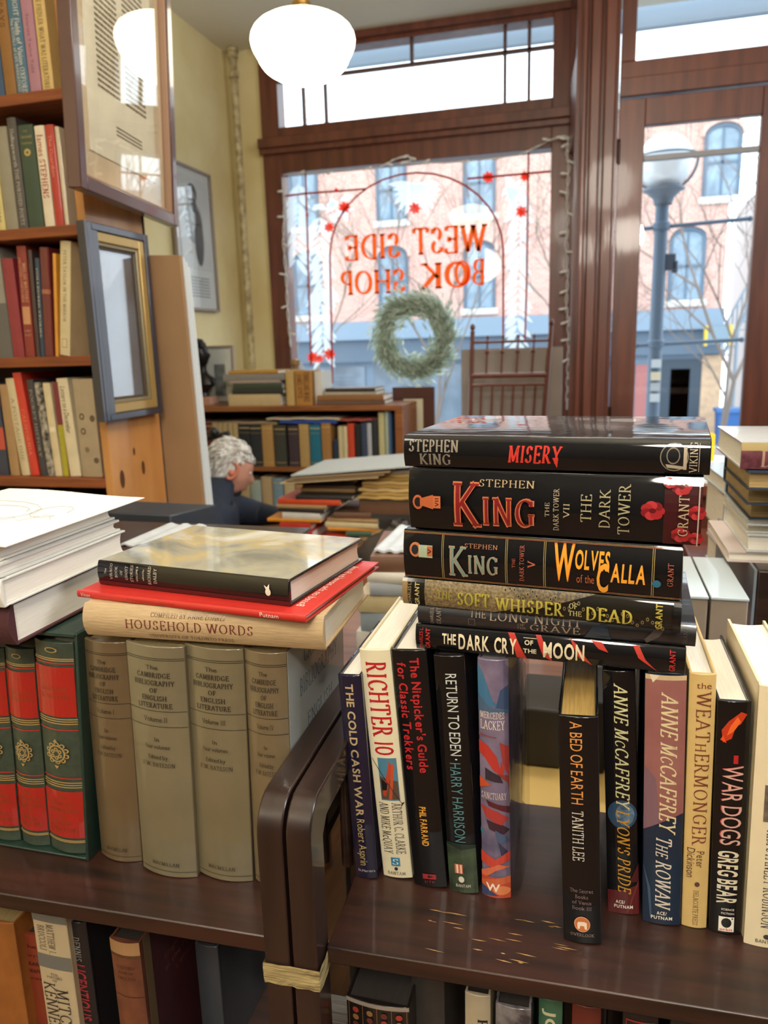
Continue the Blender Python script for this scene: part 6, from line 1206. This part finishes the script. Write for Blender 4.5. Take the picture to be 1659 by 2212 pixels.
# ================================================================== CHAIR IN WINDOW
ych = 4.05; CH = mat('dark_red_turned_wood', '#6a3826', .35, .3)
ch = thing('ladderback_chair', 'reddish wooden spindle-back chair standing in the shop window', 'chair', loc=(0, 0, 0))
pL, pR = atY(1021, 702, ych), atY(1191, 690, ych); bL, bR_ = atY(1016, 890, ych), atY(1176, 890, ych)
seatz = .861+.2; 
def ext(a, b, z): d = b-a; return a+d*((z-a.z)/d.z)
eL, eR = ext(pL, bL, .861), ext(pR, bR_, .861)
for a, e in ((pL, eL), (pR, eR)):
    t = MB(); t.tube([e, a-Vector((0, 0, .03))], .012, 10); t.ball(a-Vector((0, 0, .012)), .014, None, 8, .018); t.build('back_post', CH, ch, smooth=True)
def lerp(z, f): a = ext(pL, bL, z); b = ext(pR, bR_, z); return a.lerp(b, f)
zr = atY(1020, 740, ych).z; zr2 = atY(1020, 812, ych).z; zr3 = atY(1020, 832, ych).z
t = MB(); t.tube([lerp(zr, 0), lerp(zr, 1)], .007, 8); t.build('top_rail', CH, ch, smooth=True)
t = MB(); t.tube([lerp(zr2, 0), lerp(zr2, 1)], .014, 8); t.build('cross_rail', CH, ch, smooth=True); t = MB(); t.tube([lerp(zr3, 0), lerp(zr3, 1)], .009, 8); t.build('cross_rail', CH, ch, smooth=True)
for f in (.2, .4, .6, .8):
    a = lerp(zr+.02, f); b = lerp(zr2, f); t = MB(); t.tube([a, b], .005, 6); t.ball(lerp(zr+.026, f), .009, None, 6); t.ball(lerp(zr-.05, f), .013, None, 8); t.build('short_spindle', CH, ch, smooth=True)
for f in (.14, .29, .43, .57, .71, .86):
    t = MB(); t.tube([lerp(zr3, f), lerp(.96, f)], .006, 6); t.build('long_spindle', CH, ch, smooth=True)
s0, s1 = lerp(.98, 0), lerp(.98, 1); MB().prism([s0+Vector((-.02, -.36, -.02)), s1+Vector((.03, -.36, -.02)), s1+Vector((0, 0, -.02)), s0+Vector((0, 0, -.02))], (0, 0, .025)).build('seat', CH, ch, bevel=.004)
bp2 = [atY(*p, 4.2) for p in ((996, 757), (1216, 747))]
tag(MB().box((bp2[0].x, 4.2, .861), (bp2[1].x, 4.22, (bp2[0].z+bp2[1].z)/2)).build('display_panel', mat('grey_beige_panel', '#9a8f86', .6, 0, .1, 6), None, bevel=.003), 'grey-beige upright panel behind the spindle-back chair', 'board')
# ================================================================== WREATH
wc = atY(897, 728, YW-.04); wr_ = thing('wreath', 'dusty green fir wreath hanging in the display window', 'wreath', loc=(wc.x, YW-.035, wc.z))
rw = random.Random(11); wm = MB(); NG = [backlit('dusty_fir_green', '#bcc9b8', .5), backlit('darker_fir_green', '#9fae9b', .5), backlit('pale_fir_green', '#d6dfd2', .5)]
for k in range(2600):
    a = rw.uniform(0, 6.283); rr0 = .172+rw.gauss(0, .032); P = Vector((rr0*math.cos(a), -rw.uniform(0, .05)-.004, rr0*1.05*math.sin(a)))
    D_ = Vector((math.cos(a)*rw.uniform(-.7, 1.2)-math.sin(a)*.9, rw.uniform(-.7, .1), math.sin(a)*rw.uniform(-.7, 1.2)+math.cos(a)*.9)).normalized(); l = rw.uniform(.04, .08)
    s = D_.cross(Vector((0, 1, 0)))  .normalized()*.006; m = NG[k % 3]; q1 = P+D_*l*.5
    wm.add([P, q1+s, P+D_*l, q1-s, q1+Vector((0, -.003, 0))], [(0, 1, 4), (1, 2, 4), (2, 3, 4), (3, 0, 4)], m)
wm.build('fir_sprays', None, wr_)
rng = MB(); rng.tube([(.155*math.cos(R(a)), -.02, .163*math.sin(R(a))) for a in range(0, 361, 12)], .016, 8, caps=False); rng.build('wire_ring', mat('dark_twig', '#5c6650', .9), wr_, smooth=True)
MB().tube([(0, -.02, .17), (0, -.01, gz1-wc.z)], .001, 4).build('hanging_string', mat('clear_thread', '#b8b8b0', .5), wr_)
# ================================================================== STRING LIGHTS
WC = mat('white_cable', '#d2cfc8', .5); BW = mat('frosted_bulb', '#e8e6df', .3, .4)
def slights(name, label, pts, y, n, seed):
    rl = random.Random(seed); r = thing(name, label, 'string lights', loc=(0, 0, 0), group=None); P = [atY(px, py, y) for px, py in pts]
    for a in (0, 1):
        Q = []
        for i in range(len(P)-1):
            for k in range(6): t = k/6; Q.append(P[i].lerp(P[i+1], t)+Vector((.006*math.sin((i*6+k)*1.1+a*3.1), .004*math.cos((i*6+k)*1.1+a*3.1), 0)))
        Q.append(P[-1]); m = MB(); m.tube(Q, .0028, 6); m.build('cable', WC, r, smooth=True)
    tot = len(P)-1
    for k in range(n):
        f = (k+.5)/n*tot; i = int(f); c = P[i].lerp(P[i+1], f-i); s = 1 if rl.random() > .5 else -1; d = Vector((s*.9, -.2, rl.uniform(-.5, .3))).normalized()
        m = MB(); m.tube([c, c+d*.016, c+d*.018, c+d*.036, c+d*.042], [.005, .005, .0065, .006, .001], 8); m.build('bulb', BW, r, smooth=True)
slights('string_lights', 'white string lights hanging down the right side of the window', [(1180, 305), (1205, 297), (1222, 293), (1229, 305), (1224, 330), (1229, 360), (1225, 420), (1226, 480), (1223, 540), (1226, 600), (1223, 660), (1228, 700), (1228, 760), (1226, 820), (1224, 885)], YW-.09, 20, 1)
slights('string_lights', 'white string lights along the top edge of the display window', [(612, 378), (680, 372), (760, 366), (820, 362), (850, 345), (880, 335), (890, 345), (870, 352), (960, 352), (1040, 345), (1120, 335), (1180, 308)], YW-.05, 11, 2)
slights('string_lights', 'thin white string lights down the left side of the window', [(614, 385), (614, 450), (612, 520), (618, 600), (622, 680), (628, 750)], YW-.05, 6, 3)
# ================================================================== RIGHT SIDE
cb = thing('counter', 'reddish wooden counter behind the tall black stack at the right', 'counter', loc=(0, 0, 0))
zc_ = atY(1540, 1042, 1.9).z
MB().box((.2, 1.9, 0), (1.6, 2.5, zc_-.03)).build('counter_body', FRAMEWOOD, cb, bevel=.004); MB().box((.18, 1.87, zc_-.03), (1.62, 2.52, zc_)).build('counter_top', FRAMEWOOD, cb, bevel=.004)
MB().box((.2, 1.885, zc_-.17), (1.6, 1.9, zc_-.14)).build('counter_moulding', FRAMEWOOD, cb, bevel=.003)
tag(MB().box((.19, 1.88, zc_), (.48, 2.3, zc_+.008)).build('poster_sheets', mat('white_glossy_sheet', '#dfe8ea', .3, .5), None, bevel=.001), 'white sheets on the wooden counter behind the tall stack', 'paper')
p0 = atY(1532, 975, 2.2); p1 = atY(1546, 938, 2.2)
tag(MB().box((p0.x, 2.2, zc_+.008), (p1.x, 2.24, p1.z)).build('yellow_box', mat('yellow_box_card', '#f0c818', .5), None, bevel=.002), 'small bright yellow box on the counter by the door', 'box')
# dark wooden chest with grey side and stack of books on it
ct = thing('cabinet', 'dark wooden cabinet with a grey side carrying the right-hand book stack', 'cabinet', loc=(0, 0, 0))
A5 = atZ(1637, 1232, 1.135); zcb = 1.135
MB().box((A5.x, A5.y, 0), (A5.x+.5, A5.y+.33, zcb)).build('cabinet_body', DARKWOOD, ct, bevel=.003)
MB().box((A5.x-.004, A5.y, .4), (A5.x-.0005, A5.y+.33, zcb)).build('grey_side', mat('blue_grey_board', '#7c8794', .4, .3), ct)
zt5 = zcb
def rst(label, pxl, pyl, z, th, dep, c, W=.24, fe=True, pages=None, yaw=0, xoff=0):
    """book lying with its fore-edge toward the camera and its head end to the left; front-left corner read at the pixel"""
    p = atZ(pxl, pyl, z); r = thing('book', label, 'book', frameM(Vector((p.x+.0, p.y+dep, z+th/2)), Vector((0, 0, 1)), Vector((0, -1, 0)), Vector((1, 0, 0))) @ Matrix.Rotation(yaw, 4, 'X'), group='books in the stack on the right cabinet')
    book_parts(r, W, th, dep, paperj(c, .05) if isinstance(c, str) else c, pages=pages or PAGES, small=True); return r
z = zt5
rst('wide white book with red edge, lowest of the right-hand stack', 1571, 1213, z, .016, .2, '#d9c9c4', pages=PAGES_W); z += .0165
rst('white book second from the bottom of the right-hand stack', 1612, 1192, z, .026, .2, '#d5dade', pages=PAGES_W); z += .0265
rst('cream book third from the bottom of the right-hand stack', 1612, 1150, z, .014, .2, '#d9d6c8', pages=PAGES_W); z += .0145
rst('slim pale book fourth from the bottom of the right-hand stack', 1614, 1135, z, .01, .2, '#cfd4d8', pages=PAGES_W); z += .0105
rst('dark blue book with browned pages, fifth from the bottom at right', 1618, 1122, z, .03, .2, '#2f4358', pages=PAGES_T); z += .0305
rst('blue book with browned pages, sixth from the bottom at right', 1612, 1090, z, .026, .19, '#33485e', pages=PAGES_T); z += .0265
rst('small dark book with browned pages, seventh from the bottom at right', 1614, 1058, z, .024, .18, '#2c3c4c', pages=PAGES_T); z += .0245
lie('red-brown paisley hardcover with cream top board, topmost at right', (atY(1597, 1030, 1.05).x, 1.05), (atY(1597, 1030, 1.05).x+.23, 1.05), z+.001, .034, .2, mat('white_glossy_jacket', '#cfd4d6', .3, .8, .05, 20, .2, 20), [('R', 0, 1, -.5, .2, mat('paisley_print', '#7c3f48', .45, .5, .7, 90, col2='#4a2230')), ('L', 'Dickens', 'serc', .1, .6, -.1, .6, '#b99a86'), ('R', 0, 1, .2, .5, '#b5a06e')], pages=PAGES_W)  # cover colour includes the pale bluish reflection on its top board
# back column of books behind

zz = 0
tbl = tag(MB().box((.2, max(1.36, A5.y+.34), 0), (.8, 1.85, 1.02)).build('side_cabinet', FRAMEWOOD, None, bevel=.004), 'brown cabinet behind the right-hand stack', 'cabinet')
pile([(1580, 1700, .05, ('pale grey', '#c0c4c6')), (1572, 1700, .04, ('white', '#d5d8da')), (1562, 1680, .075, ('beige', '#a8947c')), (1562, 1690, .028, ('blue-white', '#a9b8c4'))], 1.4, 1.02, 'book in the column behind the right stack', 'column behind the right-hand stack', py=1100, dep=.2)
# two pale boxes behind the right row
gb = [(1486, 1532), (1535, 1620)]
BXM = mat('grey_beige_box_card', '#8f8173', .8, 0, .08, 40); BXT = mat('pale_blue_box_top', '#b9c6cc', .5, .3)
sup = tag(MB().box((.06, .93, 0), (A5.x-.008, 1.2, .90)).build('low_stand', DARKWOOD, None, bevel=.003), 'dark stand under the two grey-beige boxes', 'stand')
for k, (a, b) in enumerate(gb):
    xa_ = atY(a, 1290, 1.0).x; xb2 = atY(b, 1290, 1.0).x
    if k == 0: xa_ = xb2-.09
    bxo = thing('archive_box', ('grey-beige box with pale top, left one behind the right row', 'wider grey-beige box with pale top, right one behind the right row')[k], 'box', loc=((xa_+xb2)/2, 1.0, .90), group='archive boxes behind the row')
    w_ = (xb2-xa_)/2-.001; zt6 = atY(1560, 1290, 1.0).z-.90
    MB().box((-w_, 0, 0), (w_, .19, zt6-.004)).build('box_body', BXM, bxo, bevel=.002); MB().box((-w_-.0005, -.002, zt6-.004), (w_+.0005, .192, zt6)).build('box_lid', BXT, bxo, bevel=.001)
# small dark figurine next to the stack
o = MB(); o.ball((0, 0, .02), .012, None, 8); o.lathe([(.0005, -.06), (.022, -.06), (.018, -.03), (.01, 0), (.008, .012)], (0, 0, 0), 14); o = o.build('figurine', mat('dark_grey_stone', '#3d3a38', .6, bump=.5, bscale=60), None, smooth=True); p = atY(1478, 1262, .97); o.location = (p.x, .97, .96); tag(o, 'small dark figurine beside the archive boxes', 'figurine')
